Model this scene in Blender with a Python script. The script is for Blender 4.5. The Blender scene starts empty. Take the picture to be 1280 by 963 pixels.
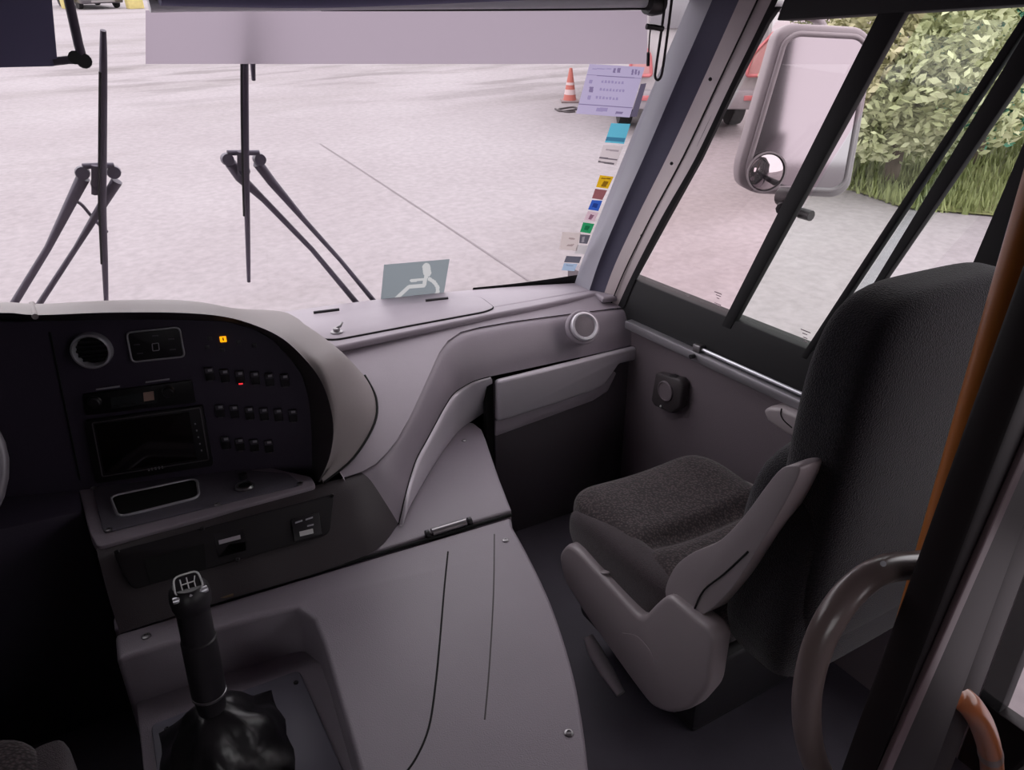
import bpy, bmesh, math, random
from mathutils import Vector, Matrix, noise
random.seed(7)
S = bpy.context.scene
COL = S.collection
# ------------------------------------------------------------------ camera, world, exposure
CAM = Vector((0, 0, 1.5)); FPX = 890.0; PIT = math.radians(24.2); YAW = math.radians(29.7)
cd = bpy.data.cameras.new('camera'); cam = bpy.data.objects.new('camera', cd); COL.objects.link(cam)
cam.location = CAM; cam.rotation_euler = (math.pi/2 - PIT, 0, -YAW)
cd.sensor_width = 36; cd.lens = FPX/1280*36; cd.clip_start = 0.02; cd.clip_end = 500
S.camera = cam
S.view_settings.view_transform = 'Standard'; S.view_settings.look = 'None'
S.view_settings.exposure = 0.0; S.view_settings.gamma = 1.0; S.view_settings.use_curve_mapping = False
W = bpy.data.worlds.new('overcast'); S.world = W; W.use_nodes = True
bg = W.node_tree.nodes['Background']; bg.inputs[0].default_value = (1.0, 0.968, 0.995, 1); bg.inputs[1].default_value = 2.5

# ------------------------------------------------------------------ pixel -> point helpers
FH = Vector((math.sin(YAW), math.cos(YAW), 0)); RT = Vector((math.cos(YAW), -math.sin(YAW), 0))
FW = FH*math.cos(PIT) + Vector((0, 0, -math.sin(PIT))); UP = RT.cross(FW)
def ray(p): return FW + RT*((p[0]-640)/FPX) - UP*((p[1]-481.5)/FPX)
def onx(p, x): d = ray(p); return CAM + d*((x-CAM.x)/d.x)
def ony(p, y): d = ray(p); return CAM + d*((y-CAM.y)/d.y)
def onz(p, z): d = ray(p); return CAM + d*((z-CAM.z)/d.z)
def onpl(p, p0, n): d = ray(p); return CAM + d*((p0-CAM).dot(n)/d.dot(n))
GZ = -0.70; GS = math.tan(math.radians(7.1))
def gz(x, y): return GZ + GS*(x*FH.x + y*FH.y)          # the yard rises away from the bus
GN = Vector((-GS*FH.x, -GS*FH.y, 1)).normalized()
def ongr(p): return onpl(p, Vector((0, 0, GZ)), GN)
def glass_y(x, z): return 2.27 - .5*(z-.77) - .19*((x-.4)/1.05)**2
def ongl(p, off=0.0):
    d = ray(p); a, b = 0.3, 6.0
    for _ in range(50):
        m = (a+b)/2; q = CAM + d*m
        if q.y < glass_y(q.x, q.z)+off: a = m
        else: b = m
    return CAM + d*a

# ------------------------------------------------------------------ materials
def lin(c):
    return tuple(((v/255)/12.92 if v/255 <= .04045 else ((v/255+.055)/1.055)**2.4) for v in c) + (1,)
MATS = {}
def mat(name, col, rough=.55, metal=0., bump=0., bscale=300., var=0., vscale=6., coat=0., emit=None, espec=None):
    if name in MATS: return MATS[name]
    m = bpy.data.materials.new(name); m.use_nodes = True; nt = m.node_tree; b = nt.nodes['Principled BSDF']
    c = lin(col); b.inputs['Base Color'].default_value = c; b.inputs['Roughness'].default_value = rough
    b.inputs['Metallic'].default_value = metal; b.inputs['Coat Weight'].default_value = coat
    if espec is not None: b.inputs['Specular IOR Level'].default_value = espec
    tc = nt.nodes.new('ShaderNodeTexCoord')
    if var:
        n = nt.nodes.new('ShaderNodeTexNoise'); n.inputs['Scale'].default_value = vscale; n.inputs['Detail'].default_value = 5
        nt.links.new(tc.outputs['Object'], n.inputs['Vector'])
        r = nt.nodes.new('ShaderNodeValToRGB'); r.color_ramp.elements[0].position = .3; r.color_ramp.elements[1].position = .7
        r.color_ramp.elements[0].color = tuple(v*(1-var) for v in c[:3]) + (1,)
        r.color_ramp.elements[1].color = tuple(min(1, v*(1+var)) for v in c[:3]) + (1,)
        nt.links.new(n.outputs['Fac'], r.inputs[0]); nt.links.new(r.outputs[0], b.inputs['Base Color'])
    if bump:
        n = nt.nodes.new('ShaderNodeTexNoise'); n.inputs['Scale'].default_value = bscale; n.inputs['Detail'].default_value = 2
        nt.links.new(tc.outputs['Object'], n.inputs['Vector'])
        bp = nt.nodes.new('ShaderNodeBump'); bp.inputs['Strength'].default_value = bump; bp.inputs['Distance'].default_value = .002
        nt.links.new(n.outputs['Fac'], bp.inputs['Height']); nt.links.new(bp.outputs[0], b.inputs['Normal'])
    if emit:
        b.inputs['Emission Color'].default_value = lin(emit[0]); b.inputs['Emission Strength'].default_value = emit[1]
    MATS[name] = m; return m
def fabric(name, col, col2, scale):
    m = bpy.data.materials.new(name); m.use_nodes = True; nt = m.node_tree; b = nt.nodes['Principled BSDF']
    b.inputs['Roughness'].default_value = .95; b.inputs['Specular IOR Level'].default_value = .15
    b.inputs['Sheen Weight'].default_value = .25
    tc = nt.nodes.new('ShaderNodeTexCoord')
    v = nt.nodes.new('ShaderNodeTexVoronoi'); v.inputs['Scale'].default_value = scale
    nt.links.new(tc.outputs['Object'], v.inputs['Vector'])
    r = nt.nodes.new('ShaderNodeValToRGB'); r.color_ramp.elements[0].position = .15; r.color_ramp.elements[1].position = .6
    r.color_ramp.elements[0].color = lin(col2); r.color_ramp.elements[1].color = lin(col)
    nt.links.new(v.outputs['Distance'], r.inputs[0]); nt.links.new(r.outputs[0], b.inputs['Base Color'])
    bp = nt.nodes.new('ShaderNodeBump'); bp.inputs['Strength'].default_value = .5; bp.inputs['Distance'].default_value = .003
    nt.links.new(v.outputs['Distance'], bp.inputs['Height']); nt.links.new(bp.outputs[0], b.inputs['Normal'])
    MATS[name] = m; return m
def glassmat(name, tint, refl=.05):
    m = bpy.data.materials.new(name); m.use_nodes = True; nt = m.node_tree
    for n in list(nt.nodes): nt.nodes.remove(n)
    o = nt.nodes.new('ShaderNodeOutputMaterial'); t = nt.nodes.new('ShaderNodeBsdfTransparent'); t.inputs[0].default_value = lin(tint)
    g = nt.nodes.new('ShaderNodeBsdfGlossy'); g.inputs['Roughness'].default_value = .02
    x = nt.nodes.new('ShaderNodeMixShader'); x.inputs[0].default_value = refl
    nt.links.new(t.outputs[0], x.inputs[1]); nt.links.new(g.outputs[0], x.inputs[2]); nt.links.new(x.outputs[0], o.inputs[0])
    MATS[name] = m; return m

def sheet(name, col, tr=.75):
    if name in MATS: return MATS[name]
    m = bpy.data.materials.new(name); m.use_nodes = True; nt = m.node_tree
    for n in list(nt.nodes): nt.nodes.remove(n)
    o = nt.nodes.new('ShaderNodeOutputMaterial'); t = nt.nodes.new('ShaderNodeBsdfTranslucent'); d = nt.nodes.new('ShaderNodeBsdfDiffuse')
    c = tuple(v*.66 for v in lin(col)[:3]) + (1,); t.inputs[0].default_value = c; d.inputs[0].default_value = c
    x = nt.nodes.new('ShaderNodeMixShader'); x.inputs[0].default_value = tr
    nt.links.new(d.outputs[0], x.inputs[1]); nt.links.new(t.outputs[0], x.inputs[2]); nt.links.new(x.outputs[0], o.inputs[0])
    MATS[name] = m; return m
M_dash = mat('dash_plastic', (150, 141, 150), .5, bump=.25, bscale=500, var=.04, vscale=9)
M_dashd = mat('shaded_dash_dark_plastic', (62, 56, 59), .6, bump=.25, bscale=500)  # darkened dash plastic with shade in its colour; also plain dark parts
M_hood = mat('hood_plastic', (140, 132, 132), .5, bump=.25, bscale=500)
M_panel = mat('panel_black', (68, 62, 76), .55, bump=.1, espec=.25)
M_blk = mat('black_plastic', (30, 28, 32), .42)
M_rub = mat('black_rubber', (16, 15, 19), .75)
M_gap = mat('gap_black', (8, 8, 9), .9)
M_chr = mat('chrome', (214, 214, 220), .22, .55)
M_steel = mat('steel', (150, 148, 150), .35, 1.)
M_silver = mat('silver_trim', (196, 190, 198), .38, .25)
M_cover = mat('engine_cover_plastic', (140, 132, 141), .42, bump=.3, bscale=400, var=.05, vscale=5)
M_floor = mat('floor_vinyl', (84, 80, 90), .6, bump=.3, bscale=250, var=.12)
M_wall = mat('side_panel_plastic', (114, 104, 110), .6, bump=.4, bscale=300)
M_glove = mat('glove_panel_plastic', (76, 70, 76), .55, bump=.3, bscale=400)
M_rail = mat('aluminium_rail', (150, 147, 152), .4, .6)
M_dark = mat('dark_lining', (32, 29, 32), .8, bump=.2)
M_pgrey = mat('pillar_grey', (142, 140, 150), .55, bump=.2)
M_pshade = mat('pillar_fold_shade', (74, 72, 92), .7, bump=.2)
M_pbeige = mat('pillar_beige', (176, 164, 166), .5, bump=.15)
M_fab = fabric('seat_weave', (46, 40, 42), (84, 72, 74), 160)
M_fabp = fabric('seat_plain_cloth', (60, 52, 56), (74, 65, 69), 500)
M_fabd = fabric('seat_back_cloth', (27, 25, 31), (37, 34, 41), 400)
M_shell = mat('seat_shell_grey', (156, 147, 150), .34, bump=.15, bscale=500)
M_orange = mat('amber_rail', (170, 100, 36), .4, coat=.3)
M_post = mat('brown_black_frame', (26, 20, 22), .45, espec=.3)
M_grip = mat('grab_handle_grey', (104, 90, 88), .3, coat=.2)
M_visor = mat('visor_navy', (104, 100, 134), .7)
M_leather = mat('black_leather', (26, 25, 28), .32, bump=.2, bscale=60)
M_screen = mat('screen_glass', (20, 13, 16), .12, coat=.5)
M_lcd = mat('lcd_grey', (48, 52, 54), .25)
M_white = mat('print_white', (205, 205, 205), .6)
M_grey = mat('print_grey', (170, 168, 176), .6)
M_film = sheet('film_mauve', (186, 174, 186))
M_glass = glassmat('clear_glass', (250, 248, 250), .03)
M_pink = glassmat('pink_tinted_glass', (255, 243, 245), .04)
M_green = glassmat('green_tinted_glass', (246, 250, 246), .04)

# ------------------------------------------------------------------ mesh helpers
def link(name, me, m, parent=None):
    o = bpy.data.objects.new(name, me); COL.objects.link(o)
    if m: me.materials.append(m)
    if parent: o.parent = parent
    return o
def shade(me, ang=40):
    for p in me.polygons: p.use_smooth = True
    try: me.set_sharp_from_angle(angle=math.radians(ang))
    except Exception: pass
def from_bm(name, bm, m, parent=None, ang=40, smooth=True):
    bmesh.ops.recalc_face_normals(bm, faces=bm.faces)
    me = bpy.data.meshes.new(name); bm.to_mesh(me); bm.free()
    if smooth: shade(me, ang)
    return link(name, me, m, parent)
def tag(o, label, cat, group=None, kind=None):
    o['label'] = label; o['category'] = cat
    if group: o['group'] = group
    if kind: o['kind'] = kind
    return o
def thing(name, label, cat, loc=(0, 0, 0), group=None, kind=None):
    o = bpy.data.objects.new(name, None); COL.objects.link(o); o.empty_display_size = .05
    return tag(o, label, cat, group, kind)
def bm_bevel(bm, w, seg=2, ang=30):
    es = [e for e in bm.edges if len(e.link_faces) == 2 and e.calc_face_angle(0) > math.radians(ang)]
    if w > 0 and es: bmesh.ops.bevel(bm, geom=es, offset=w, segments=seg, affect='EDGES', profile=.5, clamp_overlap=True)
def bm_prism(bm, pts, vec0, vec1):
    a = [bm.verts.new(Vector(p)+vec0) for p in pts]; b = [bm.verts.new(Vector(p)+vec1) for p in pts]
    n = len(pts); bm.faces.new(a); bm.faces.new(b[::-1])
    for i in range(n): bm.faces.new((a[i], a[(i+1) % n], b[(i+1) % n], b[i]))
def prism(name, pts, n, d0, d1, m, parent=None, bev=0., seg=2, ang=30):
    n = Vector(n); bm = bmesh.new(); bm_prism(bm, pts, n*d0, n*d1)
    bmesh.ops.recalc_face_normals(bm, faces=bm.faces)
    bm_bevel(bm, bev, seg, ang)
    return from_bm(name, bm, m, parent)
def bm_box(bm, c, s, rot=None):
    r = bmesh.ops.create_cube(bm, size=1); M = Matrix.Translation(Vector(c)) @ (rot.to_4x4() if rot else Matrix()) @ Matrix.Diagonal((*s, 1))
    bmesh.ops.transform(bm, matrix=M, verts=r['verts'])
def box(name, lo, hi, m, parent=None, bev=0., seg=2):
    bm = bmesh.new(); lo, hi = Vector(lo), Vector(hi); bm_box(bm, (lo+hi)/2, hi-lo); bm_bevel(bm, bev, seg)
    return from_bm(name, bm, m, parent)
def cat(P, t, closed=False):
    n = len(P); i = int(math.floor(t)); f = t-i
    g = (lambda k: P[k % n]) if closed else (lambda k: P[max(0, min(n-1, k))])
    a, b, c, d = g(i-1), g(i), g(i+1), g(i+2)
    return .5*((2*b) + (c-a)*f + (2*a-5*b+4*c-d)*f*f + (3*b-a-3*c+d)*f**3)
def smooth_path(P, k=6, closed=False):
    P = [Vector(p) for p in P]; n = len(P); out = []
    tot = n if closed else n-1
    for i in range(tot*k): out.append(cat(P, i/k, closed))
    if not closed: out.append(P[-1].copy())
    return out
def bm_tube(bm, path, r, seg=10, closed=False, flat=1., caps=True):
    path = [Vector(p) for p in path]; n = len(path); rings = []; prev = None
    for i, p in enumerate(path):
        if closed: t = path[(i+1) % n]-path[i-1]
        else: t = path[min(i+1, n-1)]-path[max(i-1, 0)]
        t.normalize()
        if prev is None:
            u = t.cross(Vector((0, 0, 1)))
            if u.length < .05: u = t.cross(Vector((1, 0, 0)))
        else: u = prev - t*prev.dot(t)
        u.normalize(); prev = u; v = t.cross(u)
        rr = r[i] if isinstance(r, (list, tuple)) else r
        rings.append([bm.verts.new(p + u*rr*math.cos(2*math.pi*k/seg) + v*rr*flat*math.sin(2*math.pi*k/seg)) for k in range(seg)])
    for i in range(n if closed else n-1):
        a, b = rings[i], rings[(i+1) % n]
        for k in range(seg): bm.faces.new((a[k], a[(k+1) % seg], b[(k+1) % seg], b[k]))
    if not closed and caps:
        bm.faces.new(rings[0][::-1]); bm.faces.new(rings[-1])
def tube(name, path, r, m, parent=None, seg=10, closed=False, flat=1.):
    bm = bmesh.new(); bm_tube(bm, path, r, seg, closed, flat); return from_bm(name, bm, m, parent, 50)
def bm_lathe(bm, prof, c, ax, seg=24):
    """prof: (radius, height) along axis ax from c"""
    ax = Vector(ax).normalized(); u = ax.orthogonal().normalized(); v = ax.cross(u); c = Vector(c); rings = []
    for r, h in prof:
        if r < 1e-6: rings.append([bm.verts.new(c+ax*h)])
        else: rings.append([bm.verts.new(c+ax*h+u*r*math.cos(2*math.pi*k/seg)+v*r*math.sin(2*math.pi*k/seg)) for k in range(seg)])
    for a, b in zip(rings, rings[1:]):
        for k in range(seg):
            k2 = (k+1) % seg
            if len(a) == 1 and len(b) == 1: continue
            if len(a) == 1: bm.faces.new((a[0], b[k], b[k2]))
            elif len(b) == 1: bm.faces.new((a[k], a[k2], b[0]))
            else: bm.faces.new((a[k], a[k2], b[k2], b[k]))
def lathe(name, prof, c, ax, m, parent=None, seg=24, ang=35):
    bm = bmesh.new(); bm_lathe(bm, prof, c, ax, seg); return from_bm(name, bm, m, parent, ang)
def loft(name, rows, m, parent=None, ku=4, kv=3, thick=0., ang=60, close=False):
    """rows: list of equally long point lists; smooth interpolated surface"""
    rows = [smooth_path(r, ku) for r in rows]; n = len(rows[0]); full = []
    cols = [smooth_path([r[i] for r in rows], kv) for i in range(n)]
    bm = bmesh.new(); vs = [[bm.verts.new(p) for p in c] for c in cols]
    for a, b in zip(vs, vs[1:]):
        for j in range(len(a)-1): bm.faces.new((a[j], b[j], b[j+1], a[j+1]))
    bmesh.ops.recalc_face_normals(bm, faces=bm.faces)
    if thick: bmesh.ops.solidify(bm, geom=bm.faces[:], thickness=thick)
    return from_bm(name, bm, m, parent, ang)
def rpoly(pts, r, k=4):
    """round the corners of a 3-D polygon"""
    pts = [Vector(p) for p in pts]; n = len(pts); out = []
    for i in range(n):
        a, b, c = pts[i-1], pts[i], pts[(i+1) % n]
        d1 = (a-b); d2 = (c-b); q = min(r, d1.length*.45, d2.length*.45); p0 = b+d1.normalized()*q; p2 = b+d2.normalized()*q
        for j in range(k+1):
            t = j/k; out.append(p0*(1-t)**2 + b*2*t*(1-t) + p2*t*t)
    return out
def screw(name, c, n, parent, r=.006, m=None):
    bm = bmesh.new(); bm_lathe(bm, [(r, 0), (r, .002), (r*.7, .0035), (r*.45, .0035), (r*.4, .0018), (0, .0018)], c, n, 12)
    return from_bm(name, bm, m or M_steel, parent)
def softbox(name, c, s, m, parent, p=4., n=14, fn=None, rot=None):
    """superellipsoid cushion"""
    bm = bmesh.new(); bmesh.ops.create_cube(bm, size=2); bmesh.ops.subdivide_edges(bm, edges=bm.edges[:], cuts=n, use_grid_fill=True)
    for v in bm.verts:
        q = v.co.normalized()
        L = (abs(q.x)**p + abs(q.y)**p + abs(q.z)**p)**(1/p); q = q/L
        q = Vector((q.x*s[0]/2, q.y*s[1]/2, q.z*s[2]/2))
        if fn: q = fn(q)
        if rot: q = rot @ q
        v.co = q + Vector(c)
    return from_bm(name, bm, m, parent, 80)
Z3 = Vector((0, 0, 1)); Y3 = Vector((0, 1, 0)); X3 = Vector((1, 0, 0))

# ================================================================== OUTSIDE
def ground_mat():
    m = bpy.data.materials.new('yard_concrete'); m.use_nodes = True; nt = m.node_tree; b = nt.nodes['Principled BSDF']
    b.inputs['Roughness'].default_value = .9
    tc = nt.nodes.new('ShaderNodeTexCoord')
    n1 = nt.nodes.new('ShaderNodeTexNoise'); n1.inputs['Scale'].default_value = .35; n1.inputs['Detail'].default_value = 6
    n2 = nt.nodes.new('ShaderNodeTexNoise'); n2.inputs['Scale'].default_value = 14; n2.inputs['Detail'].default_value = 4
    mp = nt.nodes.new('ShaderNodeMapping'); mp.inputs['Rotation'].default_value = (0, 0, YAW); mp.inputs['Scale'].default_value = (.25, .8, 1)
    n3 = nt.nodes.new('ShaderNodeTexNoise'); n3.inputs['Scale'].default_value = .5; n3.inputs['Detail'].default_value = 7
    for n in (n1, n2): nt.links.new(tc.outputs['Object'], n.inputs['Vector'])
    nt.links.new(tc.outputs['Object'], mp.inputs['Vector']); nt.links.new(mp.outputs[0], n3.inputs['Vector'])
    def ramp(src, p0, c0, p1, c1):
        r = nt.nodes.new('ShaderNodeValToRGB'); e = r.color_ramp.elements
        e[0].position = p0; e[0].color = c0; e[1].position = p1; e[1].color = c1; nt.links.new(src.outputs['Fac'], r.inputs[0]); return r
    r1 = ramp(n1, .35, lin((145, 137, 140)), .65, lin((155, 148, 151)))
    r2 = ramp(n2, .3, (.86, .86, .86, 1), .7, (1.06, 1.06, 1.06, 1))
    r3 = ramp(n3, .36, (.80, .79, .77, 1), .50, (1, 1, 1, 1))
    x1 = nt.nodes.new('ShaderNodeMixRGB'); x1.blend_type = 'MULTIPLY'; x1.inputs[0].default_value = 1
    x2 = nt.nodes.new('ShaderNodeMixRGB'); x2.blend_type = 'MULTIPLY'; x2.inputs[0].default_value = 1
    nt.links.new(r1.outputs[0], x1.inputs[1]); nt.links.new(r2.outputs[0], x1.inputs[2])
    nt.links.new(x1.outputs[0], x2.inputs[1]); nt.links.new(r3.outputs[0], x2.inputs[2]); dp = nt.nodes.new('ShaderNodeVectorMath'); dp.operation = 'DOT_PRODUCT'; dp.inputs[1].default_value = FH
    nt.links.new(tc.outputs['Object'], dp.inputs[0])
    mr = nt.nodes.new('ShaderNodeMapRange'); mr.inputs[1].default_value = 10; mr.inputs[2].default_value = 30; nt.links.new(dp.outputs['Value'], mr.inputs[0])
    rb_ = nt.nodes.new('ShaderNodeValToRGB'); e = rb_.color_ramp.elements; e[0].position = .05; e[0].color = (0, 0, 0, 1); e[1].position = .3; e[1].color = (1, 1, 1, 1)
    q = e.new(.5); q.color = (.5, .5, .5, 1); q = e.new(.75); q.color = (0, 0, 0, 1); nt.links.new(mr.outputs[0], rb_.inputs[0])
    n4 = nt.nodes.new('ShaderNodeTexNoise'); n4.inputs['Scale'].default_value = 1.6; n4.inputs['Detail'].default_value = 5; nt.links.new(mp.outputs[0], n4.inputs['Vector'])
    r4 = ramp(n4, .5, (0, 0, 0, 1), .62, (1, 1, 1, 1))
    mu = nt.nodes.new('ShaderNodeMath'); mu.operation = 'MULTIPLY'; nt.links.new(rb_.outputs[0], mu.inputs[0]); nt.links.new(r4.outputs[0], mu.inputs[1])
    mu2 = nt.nodes.new('ShaderNodeMath'); mu2.operation = 'MULTIPLY'; mu2.inputs[1].default_value = .55; nt.links.new(mu.outputs[0], mu2.inputs[0])
    x3 = nt.nodes.new('ShaderNodeMixRGB'); x3.inputs[2].default_value = lin((92, 84, 84)); nt.links.new(mu2.outputs[0], x3.inputs[0]); nt.links.new(x2.outputs[0], x3.inputs[1])
    nt.links.new(x3.outputs[0], b.inputs['Base Color'])
    return m
M_ground = ground_mat()
bm = bmesh.new(); N = 12
vs = [[bm.verts.new((x, y, gz(x, y))) for y in [-40+i*(160/N) for i in range(N+1)]] for x in [-60+i*(160/N) for i in range(N+1)]]
for i in range(N):
    for j in range(N): bm.faces.new((vs[i][j], vs[i+1][j], vs[i+1][j+1], vs[i][j+1]))
yard = tag(from_bm('yard_pavement', bm, M_ground), 'pale worn concrete yard outside the windscreen', 'pavement', kind='structure')
# a shallow joint across the concrete
jm = mat('joint_dirt', (124, 116, 119), .95)
bm = bmesh.new(); jp = [ongr(p) for p in ((400, 180), (450, 212), (520, 258), (590, 304), (668, 356))]
for i in range(len(jp)-1):
    a, b_ = jp[i], jp[i+1]; s = (b_-a).cross(GN).normalized()*.010
    bm.faces.new([bm.verts.new(q + GN*.004) for q in (a-s, a+s, b_+s, b_-s)])
from_bm('joint', bm, jm, yard)

def yard_frame(p, yaw_deg):
    """matrix of a thing standing on the yard: x right, y away, z along the yard's normal"""
    base = ongr(p); a = math.radians(yaw_deg); f = Vector((math.sin(a), math.cos(a), 0)); f = (f-GN*f.dot(GN)).normalized()
    return base, Matrix((f.cross(GN), f, GN)).transposed().to_4x4()
# traffic cone
b0, R = yard_frame((712, 127), 30)
cone = thing('traffic_cone', 'faded orange traffic cone standing alone in the yard', 'cone'); cone.matrix_world = Matrix.Translation(b0) @ R
M_cone = mat('cone_orange', (177, 99, 89), .6); M_cw = mat('cone_white', (194, 172, 172), .6); M_cb = mat('cone_base', (129, 111, 111), .8)
def cr(h): return .105*(1-h/.60)+.012
lathe('cone_body', [(cr(.03), .03), (cr(.2), .2), (cr(.53), .53), (cr(.53)*.5, .53), (0, .535)], (0, 0, 0), Z3, M_cone, cone, 20)
box('cone_foot', (-.15, -.15, .0), (.15, .15, .03), M_cb, cone, .01)
for a_, b_ in ((.12, .2), (.27, .31)):
    lathe('reflective_band', [(cr(a_)+.002, a_), (cr(b_)+.002, b_)], (0, 0, 0), Z3, M_cw, cone, 20)
# rubber hose scrap on the ground near the cone
hp = [ongr(p) + GN*.012 for p in ((694, 137), (700, 140), (712, 139), (722, 137), (716, 135), (704, 136.5), (698, 138), (708, 141), (719, 140.5))]
tag(tube('rubber_hose', smooth_path(hp, 6), .014, mat('hose_grey', (75, 68, 70), .8), None, 6), 'loose coil of dark hose lying beside the traffic cone', 'hose')

# far dark car (front towards the bus)
b0, R = yard_frame((131, 11.5), -14)
car = thing('parked_car', 'dark car parked facing the bus across the yard', 'car'); car.matrix_world = Matrix.Translation(b0) @ R
M_car = mat('car_paint', (72, 67, 72), .35, coat=.5); M_tyre = mat('tyre', (29, 27, 29), .85); M_cg = mat('car_glass', (43, 46, 53), .1); M_lamp = mat('lamp_clear', (180, 177, 178), .2)
prof = [(0, .28), (0, .62), (.12, .78), (1.05, .95), (1.75, 1.42), (3.2, 1.45), (3.95, 1.0), (4.25, .9), (4.3, .35), (4.2, .25), (.1, .22)]
prism('car_body', [(-.88, y, z) for y, z in prof], X3, 0, 1.76, M_car, car, .09, 3)
prism('windscreen', [(-.74, 1.06, .99), (.74, 1.06, .99), (.64, 1.68, 1.40), (-.64, 1.68, 1.40)], Vector((0, -.55, .83)), 0, .02, M_cg, car, 0)
box('bumper', (-.86, -.06, .24), (.86, .05, .5), M_car, car, .05)
box('lower_grille', (-.5, -.075, .27), (.5, -.05, .36), mat('grille_pale', (129, 123, 125), .5), car, .01)
box('number_plate', (-.26, -.09, .5), (.26, -.06, .64), mat('plate_white', (202, 199, 202), .5), car, .005)
for s in (-1, 1):
    box('headlamp', (s*.62-.2, -.02, .62), (s*.62+.2, .1, .76), M_lamp, car, .03)
    for yy in (.75, 3.4): lathe('wheel', [(0, -.1), (.2, -.1), (.31, -.09), (.32, 0), (.31, .09), (.2, .1), (0, .1)], (s*.78, yy, .32), X3, M_tyre, car, 20)
for px_, w_, nm in ((172, .32, 'yellow painted block beside the parked car under the roller blind'), (86, .16, 'yellow painted block beside the visor rod beyond the yard')):
    b0, R = yard_frame((px_, 11), -14)
    k = box('yellow_block', (-w_, 0, 0), (w_, .5, .9), mat('kerb_yellow', (199, 184, 120), .8, var=.1), None, .03); k.matrix_world = Matrix.Translation(b0) @ R
    tag(k, nm, 'block')

# white minibus seen past the right pillar (rear end towards the bus)
b0, R = yard_frame((862, 172), 30)
van = thing('white_minibus', 'white minibus with red tail lamps parked beyond the right pillar', 'minibus'); van.matrix_world = Matrix.Translation(b0) @ R
M_vw = mat('van_white', (177, 170, 173), .35, coat=.3); M_red = mat('lamp_red', (190, 104, 108), .3, coat=.4); M_pinkl = mat('lamp_pink', (202, 151, 151), .3)
prism('van_body', [(-.92, 0, .38), (-.92, -.02, 1.0), (-.86, .12, 2.3), (-.8, .25, 2.5), (.8, .25, 2.5), (.86, .12, 2.3), (.92, -.02, 1.0), (.92, 0, .38)], Y3, 0, 4.8, M_vw, van, .06, 3)
prism('rear_window', [(-.7, -.02, 1.35), (.7, -.02, 1.35), (.66, .11, 2.1), (-.66, .11, 2.1)], Vector((0, -1, .1)), 0, .02, mat('van_glass', (129, 125, 130), .2), van, .01)
box('bumper', (-.9, -.1, .38), (.9, .05, .62), mat('van_bumper', (151, 144, 149), .5), van, .04)
box('number_plate', (-.25, -.12, .66), (.25, -.03, .78), MATS['plate_white'], van)
for s in (-1, 1):
    lp = [(s*.90, -.03, .80), (s*.62, -.05, .80), (s*.66, -.045, 1.05), (s*.90, -.03, 1.32)]
    t = prism('tail_lamp', lp, Vector((0, -1, 0)), 0, .035, M_pinkl, van, .012)
    tube('lamp_surround', [Vector(p)+Vector((0, -.035, 0)) for p in rpoly(lp, .04)], .022, M_red, t, 8, True)
    box('reflector', (s*.7-.07, -.13, .5), (s*.7+.07, -.09, .56), M_red, van, .005)
    for yy in (.9, 3.9): lathe('wheel', [(0, -.1), (.22, -.1), (.34, -.09), (.35, 0), (.34, .09), (.22, .1), (0, .1)], (s*.8, yy, .35), X3, M_tyre, van, 20)
# red barrier post to the left of the minibus
b0, R = yard_frame((812, 101), 30)
pst = thing('red_bollard', 'slim red and white plastic bollard beside the blind cord', 'bollard'); pst.matrix_world = Matrix.Translation(b0) @ R
M_boll = mat('bollard_red', (190, 94, 104), .45)
lathe('bollard_body', [(.18, .02), (.15, .1), (.11, .5), (.07, .95), (.05, 1.0), (0, 1.01)], (0, 0, 0), Z3, M_boll, pst, 18)
lathe('bollard_band', [(.148, .12), (.122, .42)], (0, 0, .0), Z3, MATS['cone_white'], pst, 18)
lathe('bollard_foot', [(0, 0), (.24, 0), (.24, .03), (.18, .05), (0, .05)], (0, 0, 0), Z3, MATS['cone_base'], pst, 18)

# ---- vegetation seen through the side windows
def leafmat(name, c1, c2):
    m = bpy.data.materials.new(name); m.use_nodes = True; nt = m.node_tree; b = nt.nodes['Principled BSDF']; b.inputs['Roughness'].default_value = .6
    tc = nt.nodes.new('ShaderNodeTexCoord'); n = nt.nodes.new('ShaderNodeTexNoise'); n.inputs['Scale'].default_value = 3.; n.inputs['Detail'].default_value = 4
    nt.links.new(tc.outputs['Object'], n.inputs['Vector'])
    r = nt.nodes.new('ShaderNodeValToRGB'); r.color_ramp.elements[0].position = .35; r.color_ramp.elements[1].position = .65
    r.color_ramp.elements[0].color = lin(c1); r.color_ramp.elements[1].color = lin(c2)
    nt.links.new(n.outputs['Fac'], r.inputs[0]); nt.links.new(r.outputs[0], b.inputs['Base Color']); return m
def leaves(name, blobs, n, size, m, parent):
    V, Fc = [], []
    for _ in range(n):
        c, r = random.choice(blobs); d = Vector((random.gauss(0, 1), random.gauss(0, 1), random.gauss(0, 1))).normalized()
        p = Vector(c) + Vector((d.x*r[0], d.y*r[1], d.z*r[2]))*random.uniform(.7, 1.05)
        a = Vector((random.gauss(0, 1), random.gauss(0, 1), random.gauss(0, .6))).normalized(); b = a.orthogonal().normalized()
        b = (b*math.cos(random.random()*6)+a.cross(b)*math.sin(random.random()*6)).normalized()
        s = size*random.uniform(.6, 1.3); i = len(V)
        V += [p-a*s, p+b*s*.45, p+a*s, p-b*s*.45]; Fc.append((i, i+1, i+2, i+3))
    me = bpy.data.meshes.new(name); me.from_pydata(V, [], Fc); o = link(name, me, m, parent); o['kind'] = 'stuff'; return o
M_bark = mat('bark', (96, 84, 72), .9, bump=.5, bscale=30)
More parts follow.
